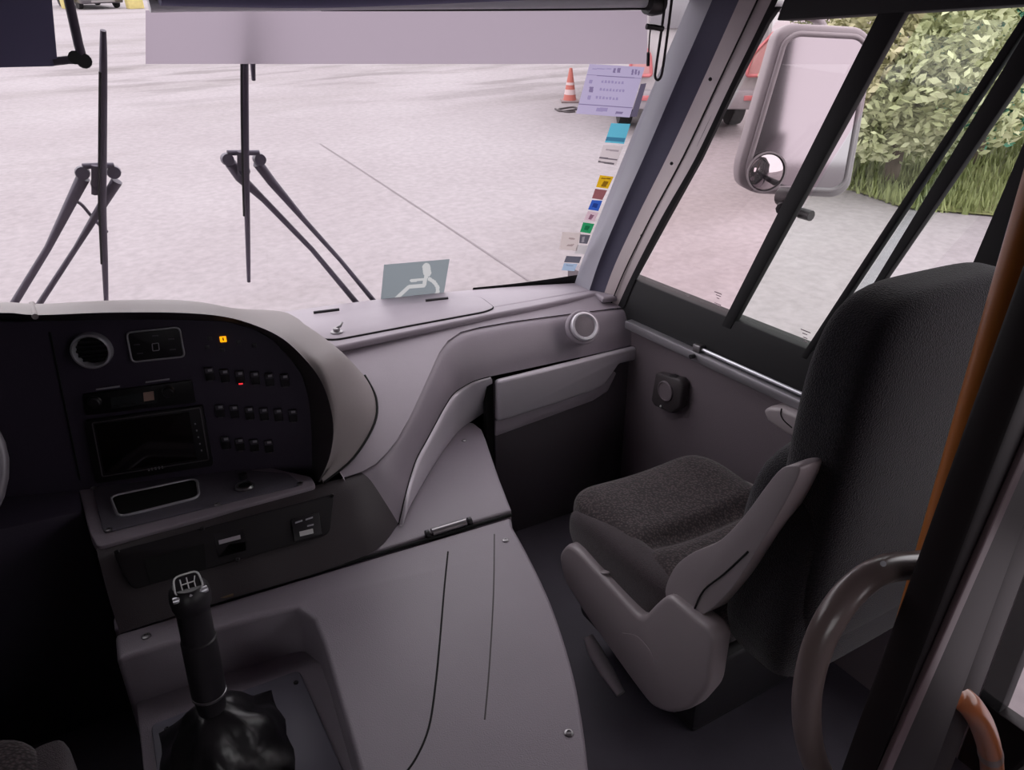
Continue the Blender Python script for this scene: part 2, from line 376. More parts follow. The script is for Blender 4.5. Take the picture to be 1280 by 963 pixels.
def tree(p, h, w, m, label, name='shrub_tree', n=5000):
    b0, R = yard_frame(p, 60); t = thing(name, label, 'tree', group=None); t.location = b0
    tube('trunk', [(0, 0, -.1), (.04, 0, h*.25), (-.03, .05, h*.6)], [.09, .07, .04], M_bark, t, 8)
    bl = [((random.uniform(-.35, .35)*w, random.uniform(-.35, .35)*w, h*random.uniform(.3, .82)), (w*.33, w*.33, h*.2)) for _ in range(9)]
    bl.append(((0, 0, h*.5), (w*.42, w*.42, h*.42)))
    leaves('foliage', bl, int(n*2.4), .055, m, t); return t
LM1 = leafmat('leaf_olive', (112, 122, 82), (160, 166, 116)); LM2 = leafmat('leaf_bluegreen', (62, 124, 98), (104, 172, 142)); LM3 = leafmat('leaf_pale', (158, 162, 120), (192, 194, 156))
tree((1110, 232), 2.4, 2.0, LM3, 'pale olive bushy tree standing outside the right window')
tree((1215, 205), 2.4, 1.8, LM2, 'blue green leafy tree standing outside the right window')
tree((1360, 222), 2.6, 1.8, LM2, 'blue green leafy tree half hidden behind the amber pole', n=3000)
tree((1050, 112), 3.4, 2.4, LM1, 'darker green tree standing behind the outside mirror', n=5000)
tree((1160, 84), 5.0, 3.0, LM3, 'tall pale tree rising behind the bushy trees', n=6000)
tree((1300, 120), 4.4, 2.4, LM1, 'tall darker green tree rising behind the blue green trees', n=5000)
# grass verge
vp = [ongr(p) for p in ((1000, 205), (1060, 238), (1130, 262), (1220, 270), (1400, 285))]
far = [q + Vector((6, 4.5, 0)) for q in vp]; bm = bmesh.new()
va = [bm.verts.new((q.x, q.y, gz(q.x, q.y)+.02)) for q in vp]; vb = [bm.verts.new((q.x, q.y, gz(q.x, q.y)+.02)) for q in far]
for i in range(len(va)-1): bm.faces.new((va[i], va[i+1], vb[i+1], vb[i]))
verge = tag(from_bm('grass_verge', bm, leafmat('verge_soil', (100, 102, 63), (132, 134, 90))), 'olive grass verge along the edge of the yard', 'grass', kind='stuff')
V, Fc = [], []
for _ in range(14000):
    i = random.randrange(len(vp)-1); t = random.random(); s = random.random(); q = vp[i].lerp(vp[i+1], t).lerp(far[i].lerp(far[i+1], t), s)
    h = random.uniform(.06, .2); a = random.random()*6.28; w = .018; k = len(V); g = gz(q.x, q.y)
    V += [(q.x-w*math.cos(a), q.y-w*math.sin(a), g), (q.x+w*math.cos(a), q.y+w*math.sin(a), g), (q.x+random.uniform(-.06, .06), q.y+random.uniform(-.06, .06), g+h)]; Fc.append((k, k+1, k+2))
me = bpy.data.meshes.new('grass_blades'); me.from_pydata(V, [], Fc); o = link('grass_blades', me, leafmat('grass_olive', (110, 119, 70), (144, 151, 100)), verge); o['kind'] = 'stuff'

# ================================================================== BUS SHELL
XW = 1.5; XL = -.85; YB = -3.0
floor = tag(box('floor', (XL, YB, -.06), (XW, 2.2, 0), M_floor), 'dark grey vinyl cab floor', 'floor', kind='structure')
ceil = tag(box('ceiling', (XL-.05, YB, 1.85), (XW+.06, 1.72, 1.92), mat('roof_lining', (150, 142, 146), .8)), 'grey lined bus roof', 'ceiling', kind='structure')
tag(box('wall_rear', (XL, YB-.05, 0), (XW, YB, 1.9), mat('rear_lining', (110, 104, 108), .8)), 'grey rear bulkhead of the bus', 'wall', kind='structure')
# right wall: lower panel
wr = tag(box('wall_right', (XW, .50, -.06), (XW+.06, 2.2, .80), M_wall), 'grey textured side panel beside the passenger seat', 'wall', kind='structure')
box('lower_skirt', (XW, YB, -.06), (XW+.06, -.30, .80), M_wall, wr)
# raked window frame on the wall plane: polygons in (y, z)
def yz(p): q = onx(p, XW); return (q.y, q.z)
ZB, ZT = .842, 1.597
def frame_panel(name, poly, x0, x1, m, parent, bev=.004): return prism(name, [(0, y, z) for y, z in poly], X3, x0, x1, m, parent, bev)
w2 = thing('window_2', 'black framed raked side window with sliding panes', 'window', kind='structure')
frame_panel('lower_frame', [(1.96, .70), (1.86, .852), (.2, .825), (-.3, .825), (-.3, .70)], XW-.008, XW+.05, M_rub, w2)
frame_panel('upper_frame', [(1.34, ZT), (1.24, 1.90), (YB, 1.90), (YB, ZT)], XW-.012, XW+.05, M_rub, w2)
def rake(y, z): return (y - .52*(z-ZB), z)
def pane(name, poly, m, par, x=XW+.01):
    bm = bmesh.new(); bm.faces.new([bm.verts.new((x, y, z)) for y, z in poly]); return from_bm(name, bm, m, par, smooth=False)
def mullion(name, y0, y1, x0, x1, m, slope=.5):
    return frame_panel(name, [(y0, ZB-.03), (y1, ZB-.03), (y1-slope*(ZT-ZB+.03), ZT+.02), (y0-slope*(ZT-ZB+.03), ZT+.02)], x0, x1, m, w2, .004)
def mpx(name, L, Rr, m=M_rub, x0=XW-.010, x1=XW+.010):
    def ext(a, b_):
        (ya, za), (yb, zb) = yz(a), yz(b_); k = (yb-ya)/(zb-za); return (ya+k*(ZB-.03-za), ZB-.03), (ya+k*(ZT+.02-za), ZT+.02)
    l0, l1 = ext(*L); r_0, r_1 = ext(*Rr); frame_panel(name, [l0, r_0, r_1, l1], x0, x1, m, w2, .003); return l0, l1, r_0, r_1
mpx('mullion', ((909, 397), (973, 270)), ((926, 393), (994, 270)))
qa = mpx('sliding_frame', ((1071, 342), (1122, 264)), ((1086, 335), (1133, 264)))
qb = mpx('sliding_frame', ((1112, 325), (1149, 264)), ((1128, 321), (1167, 264)))
pane('pane', [qa[2], qb[0], qb[1], qa[3]], glassmat('overlap_glass', (214, 226, 232), .05), w2)
qc = mpx('mullion', ((1221, 323), (1246, 264)), ((1300, 323), (1330, 264)))
fe = [yz(p) for p in ((791, 356), (800, 340), (836, 274), (877, 200), (920, 110), (961, 30))]; fo = [yz(p) for p in ((778, 372), (789, 342), (826, 270), (868, 196), (911, 106), (953, 24))]
frame_panel('front_frame', fe + [(fe[-1][0]-.03, ZT+.03), (fo[-1][0], ZT+.03)] + fo[::-1], XW-.012, XW+.006, M_rub, w2, .002)
pane('pane', [(1.81, ZB-.01), (1.38, ZB-.01), (.98, ZT), (1.36, ZT)], M_pink, w2)
pane('pane', [(1.37, ZB-.01), (1.07, ZB-.01), (.66, ZT), (.98, ZT)], M_green, w2)
pane('pane', [(1.0, ZB-.01), (.70, ZB-.01), (.34, ZT), (.57, ZT)], M_glass, w2)
pane('pane', [(.45, ZB-.01), (YB, ZB-.01), (YB, ZT), (.09, ZT)], M_glass, w2)
# rear door opening with glass lower leaf (passenger door)
d1 = thing('door_1', 'dark door leaf with low glass behind the partition', 'door', kind='structure')
box('door_panel', (XW, -.30, -.06), (XW+.04, .50, .19), M_post, d1, .004)
box('door_stile', (XW, .455, .19), (XW+.04, .50, .71), M_rub, d1, .004); box('door_stile', (XW, -.30, .19), (XW+.04, -.25, .71), M_rub, d1, .004)
box('door_rail', (XW, -.25, .64), (XW+.04, .455, .71), M_rub, d1, .004)
pane('pane', [(-.25, .19), (.455, .19), (.455, .64), (-.25, .64)], M_glass, d1, XW+.02)
# left wall; driver's window closed by an added, unseen panel that blocks light
wl = tag(box('wall_left', (XL-.06, YB, -.06), (XL, 2.4, .80), M_dark), 'dark driver side wall below the window', 'wall', kind='structure')
box('upper_panel', (XL-.06, YB, 1.6), (XL, 1.7, 1.9), M_dark, wl); box('light_block_panel', (XL-.06, -.7, .8), (XL, 1.75, 1.6), M_dark, wl)
prism('front_post', [(0, 2.2, .8), (0, 2.05, .8), (0, 1.62, 1.6), (0, 1.85, 1.6)], X3, XL-.06, XL, M_dark, wl)

tag(box('wall_front', (XL, 2.10, -.3), (XW, 2.16, .735), M_dark), 'dark front bulkhead below the windscreen', 'wall', kind='structure')
# windscreen
w1 = thing('window_1', 'large curved windscreen with black edge seal', 'window', kind='structure')
bm = bmesh.new(); xs = [XL + (XW-.03-XL)*i/24 for i in range(25)]; zs = [.55+.1*i for i in range(14)]
vs = [[bm.verts.new((x, glass_y(x, z), z)) for z in zs] for x in xs]
for i in range(24):
    for j in range(13): bm.faces.new((vs[i][j], vs[i+1][j], vs[i+1][j+1], vs[i][j+1]))
from_bm('pane', bm, M_glass, w1)
bm = bmesh.new()
for za, zb in ((.735, .80), ):
    for i in range(20, 24):
        k = (i-20)/4; k2 = (i-19)/4
        f = lambda x, z: bm.verts.new((x, glass_y(x, z)-.006, z))
        bm.faces.new((f(xs[i], za), f(xs[i+1], za), f(xs[i+1], .785+.03*k2*k2), f(xs[i], .785+.03*k*k)))
from_bm('edge_seal', bm, M_rub, w1)
bm = bmesh.new()
for i in range(24):
    f = lambda x, z, o_: bm.verts.new((x, glass_y(x, z)+o_, z))
    bm.faces.new((f(xs[i], 1.66, -.01), f(xs[i+1], 1.66, -.01), f(xs[i+1], 1.86, -.01), f(xs[i], 1.86, -.01)))
from_bm('top_seal', bm, M_rub, w1)

# right A pillar: three long faces between four raked edges, given bottom -> top
PA = [ony(p, y) for p, y in (((716, 362), 2.06), ((730, 320), 2.03), ((753, 262), 1.97), ((784, 185), 1.87), ((818, 104), 1.76), ((852, 24), 1.65), ((893, -75), 1.52))]
PB = [ony(p, y) for p, y in (((736, 366), 1.96), ((750, 324), 1.92), ((775, 264), 1.865), ((808, 190), 1.78), ((844, 106), 1.67), ((880, 24), 1.56), ((922, -75), 1.43))]
PCc = [ony(p, y) for p, y in (((752, 376), 1.92), ((769, 330), 1.88), ((799, 266), 1.81), ((836, 192), 1.71), ((876, 106), 1.60), ((913, 24), 1.48), ((957, -75), 1.36))]
PD = [onx(p, XW-.018) for p in ((770, 388), (790, 344), (827, 272), (868, 200), (911, 110), (952, 26), (1000, -75))]
PE = [onx(p, XW-.012) for p in ((780, 384), (797, 344), (834, 272), (875, 200), (918, 110), (960, 26), (1008, -75))]
tp = thing('trim_1', 'raked grey windscreen pillar trim with dark fold', 'trim', kind='structure')
def strip(name, A, B, m, sag=0.):
    mid = [(a+b)/2 + Vector((0, 1, 0))*sag for a, b in zip(A, B)]
    return loft(name, [A, mid, B], m, tp, 5, 3, ang=50)
strip('front_face', PA, PB, M_pgrey, -.004); strip('fold', PB, PCc, M_pshade, .012); strip('side_face', PCc, PD, M_pbeige, -.006); strip('window_seal', PD, PE, M_rub, 0)  # the fold's shade is put into its darker navy colour
sl = [c.lerp(d, .52)+Vector((-.004, -.010, 0)) for c, d in zip(PCc, PD)]
tube('seam', smooth_path(sl, 5), .0022, M_gap, tp, 6)
for px_ in ((886, 99), (838, 204), (801, 294)):
    q = ony(px_, onpl(px_, PD[2], (PD[4]-PD[0]).cross(PCc[2]-PD[2]).normalized()).y) ; screw('screw', q+Vector((-.003, -.008, 0)), (-.5, -.85, .1), tp, .005, M_blk)
# sill rail on the right wall
sr = thing('trim_2', 'aluminium sill rail under the side window', 'trim', kind='structure')
prism('rail_body', [(0, 1.80, .682), (0, .2, .682), (0, .2, .712), (0, 1.80, .712)], X3, XW-.035, XW+.0, M_rail, sr, .006)
tube('rail_bead', [(XW-.018, 1.45, .722), (XW-.018, .2, .722)], .006, M_chr, sr, 8)
box('rail_latch', (XW-.032, 1.445, .70), (XW-.006, 1.475, .735), M_steel, sr, .004); lathe('latch_pin', [(.007, 0), (.007, .02), (0, .021)], (XW-.03, 1.46, .70), (-1, 0, 0), M_blk, sr, 10)

# ================================================================== DASHBOARD
dash = thing('dashboard', 'grey plastic bus dashboard with instrument pod and round speaker', 'dashboard')
CP0 = Vector((0, 1.9, .76)); CN = Vector((0, -.38, 1)).normalized()
oncp = lambda p: onpl(p, CP0, CN)
# beam: stations (top crease on the console plane, bottom edge)
SH = .60
ST = [((800, 383), (797, 431), 1.8), ((764, 386), (770, 437), 1.8), ((700, 394), (705, 451), 1.8), ((640, 402), (650, 463), 1.8), ((600, 409), (612, 471), 1.8),
      ((576, 415), (594, 476), 1.8), ((560, 426), (580, 483), 1.8), ((549, 441), (567, 492), 1.79), ((539, 463), (556, 508), 1.75), ((527, 490), (545, 528), 1.70),
      ((512, 522), (532, 552), 1.64), ((497, 549), (520, 574), 1.585), ((484, 566), (512, 598), 1.53), ((470, 580), (505, 624), 1.47), ((452, 590), (498, 655), None),
      ((430, 597), (470, 688), None), ((392, 607), (410, 712), None), ((265, 648), (290, 748), None), ((120, 686), (150, 792), None)]
top, bot = [], []
for i, (a, b_, y) in enumerate(ST):
    top.append(oncp(a) if i < 14 else onz(a, SH-.004)); bot.append(ony(b_, y) if y else onz(b_, .452))
rows = [[], [], [], []]
for i, (a, b_) in enumerate(zip(top, bot)):
    tdir = (top[min(i+1, len(top)-1)]-top[max(i-1, 0)]).normalized(); out = tdir.cross(Z3); out = -out if out.y > 0 else out
    out = Vector((out.x, out.y, 0)).normalized()
    h = (a-b_).length
    rows[0].append(a + Vector((0, .004, -.004))); rows[1].append(a.lerp(b_, .22) + out*.04*h + Z3*.07*h)
    rows[2].append(a.lerp(b_, .62) + out*.09*h + Z3*.02*h); rows[3].append(b_)
loft('dash_beam', [r[:15] for r in rows], M_dash, dash, 4, 4, ang=70); loft('lower_fascia', [r[14:] for r in rows], M_dashd, dash, 4, 4, ang=70)  # fascia continues the beam's plastic, pod shadow painted in as a darker colour
# console slope behind the crease
cpts = [t.copy() for t in top[:16]] + [Vector((.375, 1.46, .594)), Vector((.36, 1.60, .647)), Vector((.36, 1.96, .782)), Vector((1.49, 1.96, .782))]
bm = bmesh.new(); bm.faces.new([bm.verts.new(p) for p in cpts]); bmesh.ops.triangulate(bm, faces=bm.faces[:]); from_bm('console_slope', bm, M_dash, dash)
# top deck slab
DZ = .78
rear = [onz(p, DZ) for p in ((400, 437), (425, 432), (520, 412), (617, 392), (660, 384), (710, 374), (745, 366))] + [Vector((1.42, 1.868, DZ)), Vector((1.49, 1.86, DZ))]
fr = [Vector((x, glass_y(x, DZ)-.01, DZ)) for x in [1.47-.15*i for i in range(16)]]
prism('top_deck', rear + fr + [Vector((-.78, 1.9, DZ))], Z3, -.022, 0, M_dash, dash, .008, 3)
# end cap rounding down to the side wall
# hatch lid with hinges and catch
hl = [onz(p, DZ) for p in ((352, 400), (420, 392), (520, 381), (590, 372), (602, 374), (618, 386), (606, 391), (520, 407), (420, 426), (400, 425))]
hatch = prism('hatch_lid', rpoly(hl, .02), Z3, .000, .006, M_dash, dash, .003)
tube('hatch_gap', [p+Z3*.002 for p in rpoly(hl, .02)], .0028, M_gap, hatch, 6, True)
for a, b_ in (((392, 391), (424, 387)), ((532, 376), (560, 373))):
    tube('hinge', [onz(a, DZ+.008), onz(b_, DZ+.008)], .005, M_blk, hatch, 8)
lc = onz((421, 416), DZ+.006); lathe('catch', [(.018, 0), (.018, .004), (.010, .006), (.010, .014), (.006, .016), (0, .016)], lc, Z3, M_steel, hatch, 16)
tube('catch_tab', [lc+Vector((0, 0, .014)), lc+Vector((.012, -.004, .02)), lc+Vector((.02, .006, .026))], .004, M_steel, hatch, 8)
# round speaker ring on the beam
rc = ony((731, 408), 1.765); rn = Vector((-.12, -.86, .5)).normalized()
ring = lathe('speaker_ring', [(.034, -.03), (.046, -.03), (.047, .002), (.045, .006), (.040, .007), (.036, .002), (.034, -.004)], rc, rn, mat('ring_silver', (215, 212, 218), .35, .3), dash, 40)
lathe('speaker_cone', [(.034, .000), (.020, .002), (0, .003)], rc, rn, mat('speaker_mesh', (120, 112, 118), .6, bump=.4), ring, 32)
lathe('ring_recess', [(.047, -.03), (.056, -.03), (.058, -.012), (.054, -.008), (.047, -.010)], rc, rn, M_dash, ring, 40)
# lower trim strip (silver) below the curved part of the beam, standing on the engine cover
tt = bot[4:15]; tb = []
for p, (px_, py_) in zip(tt, ((608, 514), (594, 524), (580, 533), (568, 545), (557, 560), (546, 576), (533, 597), (521, 618), (513, 632), (506, 644), (499, 658))):
    tb.append(onz((px_, py_), .452))
m1 = [a.lerp(b_, .12)+Vector((.006, -.010, 0)) for a, b_ in zip(tt, tb)]; m2 = [a.lerp(b_, .7)+Vector((.006, -.008, 0)) for a, b_ in zip(tt, tb)]
loft('curved_trim', [tt, m1, m2, tb], M_silver, dash, 4, 4, ang=70)
tube('trim_gap', smooth_path([p+Vector((0, -.003, .001)) for p in tt], 4), .0014, M_gap, dash, 6)
# glove panel under the beam
gp = thing
GY = 1.80
glove = prism('glove_panel', [(.962, 0, .0), (1.495, 0, .0), (1.495, 0, .604), (.962, 0, .590)], Y3, GY-.005, GY+.02, M_glove, dash, .004)
box('panel_gap', (.938, GY+.004, 0), (.964, GY+.03, .60), M_gap, dash)
G = lambda p: ony(p, GY)
gb = [G(p) for p in ((617, 473), (760, 438), (790, 431), (789, 447), (768, 452), (750, 478), (735, 486), (617, 524))]
grip = prism('grip_bar', gb, Y3, -.030, -.004, M_silver, glove, .010, 3)
ga = [G(p) for p in ((617, 524), (735, 486), (752, 477), (762, 462), (768, 465), (757, 488), (738, 500), (617, 544))]
prism('grip_shelf', ga, Y3, -.014, -.004, M_dash, glove, .005, 2)
# ---------- instrument pod
PN0 = Vector((-.177, 1.72, .6)); pa = math.radians(16)
PT = Vector((math.cos(pa), -math.sin(pa), 0)); PN = Vector((-math.sin(pa), -math.cos(pa), 0))
def onpan(p, w=0.): return onpl(p, PN0+PN*w, PN)
RW = .085
E_ = [((-60, 404), (-60, 395), (-60, 381)), ((50, 402), (50, 394), (50, 380)), ((130, 400), (130, 391), (130, 376)), ((220, 400), (220, 391), (220, 375)),
      ((280, 402), (280, 396), (279, 383)), ((318, 412), (322, 408), (322, 397)), ((342, 426), (354, 424), (358, 412)), ((362, 448), (380, 448), (386, 435)),
      ((378, 470), (400, 474), (407, 460)), ((386, 500), (412, 505), (418, 490)), ((389, 532), (417, 540), (423, 526)), ((390, 570), (411, 575), (416, 570)), ((390, 602), (398, 603), (401, 602))]
skpx = {6: (400, 428), 7: (430, 447), 8: (455, 470), 9: (469, 498), 10: (467, 530), 11: (441, 573), 12: (404, 604)}
r0, r1, r2, r3, r4 = [], [], [], [], []
for i, (e, r_, c) in enumerate(E_):
    top_w = max(0., min(1., (8-i)/3.)) if i > 5 else 1.
    r0.append(onpan(e, -.002)); rp = onpan(r_, RW); r1.append(rp)
    cp = onpan(c, RW*(1-top_w)*.85 + (-.03)*top_w); r2.append(cp)
    if i in skpx: s = oncp(skpx[i]) if i > 6 else onz(skpx[i], DZ)
    else: s = Vector((cp.x+.02, 2.12 - .02*i, .79))
    if i == 5: s = onz((375, 411), DZ)
    r4.append(s); r3.append(cp.lerp(s, .5) + Vector((0, 0, .035 if i < 9 else .012)))
for r_ in (r0, r1, r2, r3, r4): r_.insert(0, r_[0]+Vector((-.52, 0, 0)))
loft('pod_hood', [r1, r2, r3, r4], M_hood, dash, 4, 4, ang=80); loft('hood_inner_shade', [r0, [a.lerp(b_, .5) for a, b_ in zip(r0, r1)], r1], mat('hood_inner_shade', (66, 60, 64), .6, bump=.2), dash, 4, 2, ang=80)  # inner band of the hood, coloured darker to stand for its shade
tube('pod_gap', smooth_path([oncp(skpx[k])+Vector((.002, -.002, .002)) for k in (8, 9, 10, 11, 12)], 5), .003, M_gap, dash, 6)
# hood joint at the left
jt = [onpan((44, 396), RW+.002), onpan((42, 388), .04), onpan((40, 380), -.03)]
tube('hood_joint', jt, .006, M_hood, dash, 8)
pl = [onpan(p, 0) for p in [(-60, 700), (-60, 402)] + [e[0] for e in E_[1:]] + [(388, 640), (100, 700)]]
pan = prism('instrument_panel', pl, PN, -.02, 0, M_panel, dash)
q1, q2 = onpan((-60, 402)), onpan((-60, 700)); prism('cluster_panel', [q1, q1+Vector((-.52, 0, 0)), q2+Vector((-.52, 0, 0)), q2], Y3, 0, .02, M_panel, dash)
# vertical step between cluster and centre stack
tube('panel_seam', [onpan((62, 415), .001), onpan((100, 600), .001)], .002, M_gap, pan, 6)
def poly_on(pxs, w): return [onpan(p, w) for p in pxs]
# air vent
vc = onpan((115, 438), .004)
vent = lathe('air_vent', [(.030, -.006), (.041, -.006), (.041, .006), (.039, .011), (.035, .012), (.032, .008), (.030, -.004)], vc, PN, M_chr, pan, 36)
lathe('vent_core', [(.030, -.002), (0, -.002)], vc, PN, M_gap, vent, 24)
for k in range(-2, 3):
    hw = math.sqrt(max(0, .0295**2-(k*.0105)**2)); c0 = vc + Z3*k*.0105 + PN*.002
    bm = bmesh.new(); bm_prism(bm, [c0-PT*hw+Z3*.002, c0+PT*hw+Z3*.002, c0+PT*hw-Z3*.002, c0-PT*hw-Z3*.002], PN*-.004, PN*.004); from_bm('vent_louvre', bm, M_blk, vent)
# climate pad in chrome frame
fp = poly_on([(158, 416), (224, 409), (231, 446), (165, 453)], .004)
pad = prism('climate_pad', rpoly(poly_on([(159, 417), (223, 410), (230, 445), (165, 452)], 0), .006), PN, 0, .004, M_blk, pan, .001)
tube('chrome_frame', rpoly(fp, .010), .0022, M_chr, pad, 8, True)
sq = rpoly(poly_on([(190, 430), (198, 429), (199, 438), (191, 439)], .005), .002); tube('pad_button', sq, .001, M_grey, pad, 6, True)
for c in ((171, 431), (175, 442), (214, 424), (216, 437), (194, 420)):
    q = onpan(c, .004); bm = bmesh.new(); bm_prism(bm, [q-PT*.006-Z3*.0012, q+PT*.006-Z3*.0012, q+PT*.006+Z3*.0012, q-PT*.006+Z3*.0012], PN*0, PN*.0015); from_bm('pad_mark', bm, mat('mark_dim', (84, 80, 88), .6), pad)
# indicator lamps
def pquad(name, c, w, h, d, m, par, bev=.0015, base=0., tilt=0.):
    q = onpan(c, base); a = PT*w/2; b_ = Z3*h/2
    return prism(name, [q-a-b_, q+a-b_, q+a+b_, q-a+b_], PN, 0, d, m, par, bev)
M_amber = mat('amber_lamp', (255, 180, 20), .4, emit=((255, 170, 10), 1.2)); M_redl = mat('red_lamp', (255, 60, 70), .4, emit=((255, 50, 60), 1.0))
al = pquad('warning_lamp', (279, 424), .014, .014, .003, M_amber, pan); al['label'] = 'lit amber warning lamp'
pquad('lamp_symbol', (279, 424), .0025, .007, .0012, M_gap, al, 0, .003)
for c in ((259, 434), (278, 437), (262, 423), (298, 428), (318, 432)): pquad('dark_lamp', c, .010, .010, .002, mat('lamp_off', (58, 56, 64), .4), pan)
# rocker switches
def rocker(c, lit=False):
    s = pquad('rocker_switch', c, .020, .032, .006, M_blk, pan, .002); q = onpan(c, .006)
    bm = bmesh.new(); a = PT*.0085
    bm_prism(bm, [q-a+Z3*.001, q+a+Z3*.001, q+a+Z3*.015+PN*.005, q-a+Z3*.015+PN*.005], PN*-.002, PN*.001); from_bm('rocker_cap', bm, mat('rocker_grey', (78, 75, 84), .3), s)
    pquad('rocker_icon', (c[0]+.5, c[1]-4), .009, .0055, .0012, M_grey, s, 0, .0125)
    pquad('rocker_lens', (c[0]+1, c[1]+9), .009, .003, .001, M_redl if lit else mat('lens_off', (66, 62, 68), .3), s, 0, .006)
    if lit: s['label'] = 'rocker switch with lit red lens'
for c in ((262, 467), (281, 469), (300, 471), (319, 472), (337, 474), (356, 475)): rocker(c, c[0] == 300)
for c in ((275, 513), (293, 514), (312, 516), (330, 517), (348, 518), (366, 519)): rocker(c)
for c in ((282, 553), (300, 555), (318, 556), (336, 557)): rocker(c)
# radio
radio = prism('radio', rpoly(poly_on([(104, 492), (240, 474), (245, 502), (108, 518)], 0), .004), PN, 0, .008, mat('radio_black', (26, 25, 28), .35), pan, .002)
kn = onpan((119, 502), .008)
for c, r in (((119, 502), .013), ((211, 489), .012)):
    k = onpan(c, .008); kb = lathe('radio_knob', [(r, 0), (r, .010), (r*.8, .013), (0, .013)], k, PN, M_blk, radio, 24)
    lathe('knob_ring', [(r+.0005, .001), (r+.002, .003), (r+.0005, .006)], k, PN, M_steel, kb, 24)
prism('radio_display', poly_on([(138, 497), (195, 488), (197, 503), (140, 511)], .008), PN, 0, .001, M_lcd, radio)
prism('display_glow', poly_on([(179, 491), (192, 489), (193, 500), (180, 502)], .009), PN, 0, .0005, mat('lcd_peach', (190, 160, 146), .3), radio)
for k in range(4): pquad('preset_key', (145+k*11, 508-k*1.6), .008, .003, .002, M_blk, radio, 0, .009)
prism('disc_slot', poly_on([(120, 486), (150, 482), (150, 484), (120, 488)], .008), PN, 0, .0008, M_grey, radio); prism('maker_print', poly_on([(182, 477), (212, 473), (212, 475), (182, 479)], .008), PN, 0, .0006, M_grey, radio)
# touch screen unit
ts = prism('touch_screen', rpoly(poly_on([(108, 524), (254, 505), (267, 580), (122, 602)], 0), .006), PN, 0, .012, M_blk, pan, .003)
prism('screen_pane', poly_on([(119, 531), (236, 515), (246, 574), (131, 592)], .012), PN, 0, .001, M_screen, ts)
tube('screen_frame', rpoly(poly_on([(115, 529), (250, 510), (261, 575), (128, 596)], .012), .004), .0016, mat('frame_grey', (104, 100, 104), .4, .4), ts, 6, True)
for k in range(5): pquad('screen_key', (244+k*2, 530+k*8.3), .003, .004, .001, M_grey, ts, 0, .012)
for k, (w_, dx) in enumerate(((.0035, 186), (.003, 190), (.0035, 194.5), (.003, 199), (.0028, 203))): pquad('screen_logo', (dx, 587.5-k*.8), w_, .006, .0008, M_white, ts, 0, .012)
# shelf with tray, socket
Zs = lambda p, z=SH: onz(p, z)
shelf = prism('storage_shelf', rpoly([Zs(p) for p in ((97, 606), (112, 668), (122, 684), (395, 607), (389, 596), (250, 565), (100, 560))], .012), Z3, -.03, 0, M_dash, dash, .006, 3)
mt = prism('shelf_mat', rpoly([Zs(p) for p in ((116, 612), (130, 668), (378, 607), (360, 593), (250, 585))], .012), Z3, .0, .004, mat('shelf_pad', (96, 92, 102), .6, bump=.3), shelf, .002)
tr = rpoly([Zs(p, SH+.006) for p in ((137, 621), (246, 598), (249, 622), (148, 647))], .02)
prism('tray_well', tr, Z3, -.004, .0, M_gap, shelf); tube('tray_frame', tr, .0035, M_chr, shelf, 8, True)
sc_ = Zs((306, 609), SH+.004); sk = lathe('power_socket', [(.022, 0), (.022, .003), (.019, .007), (.015, .008), (.014, -.01), (0, -.01)], sc_, Z3, M_steel, shelf, 24)
lathe('socket_hole', [(.0135, .004), (0, .004)], sc_, Z3, M_gap, sk, 20)
lathe('socket_cap', [(.010, 0), (.010, .012), (.006, .014), (0, .014)], Zs((304, 598), SH+.004), Z3, M_blk, shelf, 16)
for p in ((136, 663), (272, 631), (375, 605), (117, 611)): screw('screw', Zs(p, SH+.004), Z3, shelf, .007)
# lower fascia socket panel
FA = onz((265, 655), .59); FB = onz((290, 745), .46)
n_f = (Vector((1, 0, 0))).cross(FB-FA).normalized(); n_f = n_f if n_f.y < 0 else -n_f
F0 = FA.lerp(FB, .5) + n_f*.022
def onf(p, w=0.): return onpl(p, F0+n_f*w, n_f)
fas = prism('socket_panel', rpoly([onf(p) for p in ((140, 690), (418, 617), (412, 668), (165, 738))], .015), n_f, -.03, .002, mat('socket_black', (30, 27, 30), .6, espec=.3), dash, .003)
prism('panel_recess', [onf(p, .002) for p in ((180, 700), (255, 680), (258, 712), (188, 730))], n_f, 0, .002, M_gap, fas)
prism('usb_port', [onf(p, .002) for p in ((273, 676), (300, 669), (301, 674), (274, 681))], n_f, 0, .003, M_silver, fas)
prism('usb_block', [onf(p, .001) for p in ((268, 668), (304, 660), (308, 688), (272, 698))], n_f, 0, .001, M_blk, fas)
sb = prism('switch_block', [onf(p, .002) for p in ((364, 650), (398, 641), (402, 668), (368, 677))], n_f, 0, .006, M_blk, fas, .001)
for (a, b_, c, d_), m_ in ((((374, 665), (391, 661), (392, 667), (375, 671)), M_white), (((369, 653), (378, 650), (378, 652), (369, 655)), M_grey), (((382, 649), (391, 646), (391, 648), (382, 651)), M_grey), (((384, 657), (392, 655), (392, 657), (384, 659)), M_grey)):
    prism('switch_print', [onf(q, .008) for q in (a, b_, c, d_)], n_f, 0, .001, m_, sb)
for p in ((146, 690), (297, 700), (253, 661), (415, 620)): screw('screw', onf(p, .002), n_f, fas, .005, M_blk)

# ================================================================== ENGINE COVER
EZ = .45
cov = thing('engine_cover', 'grey moulded engine cover between the seats with gear recess', 'engine cover')
C_ = lambda p: onz(p, EZ)
seamL, seamR = Vector((-.15, 1.363, EZ)), C_((637, 644))
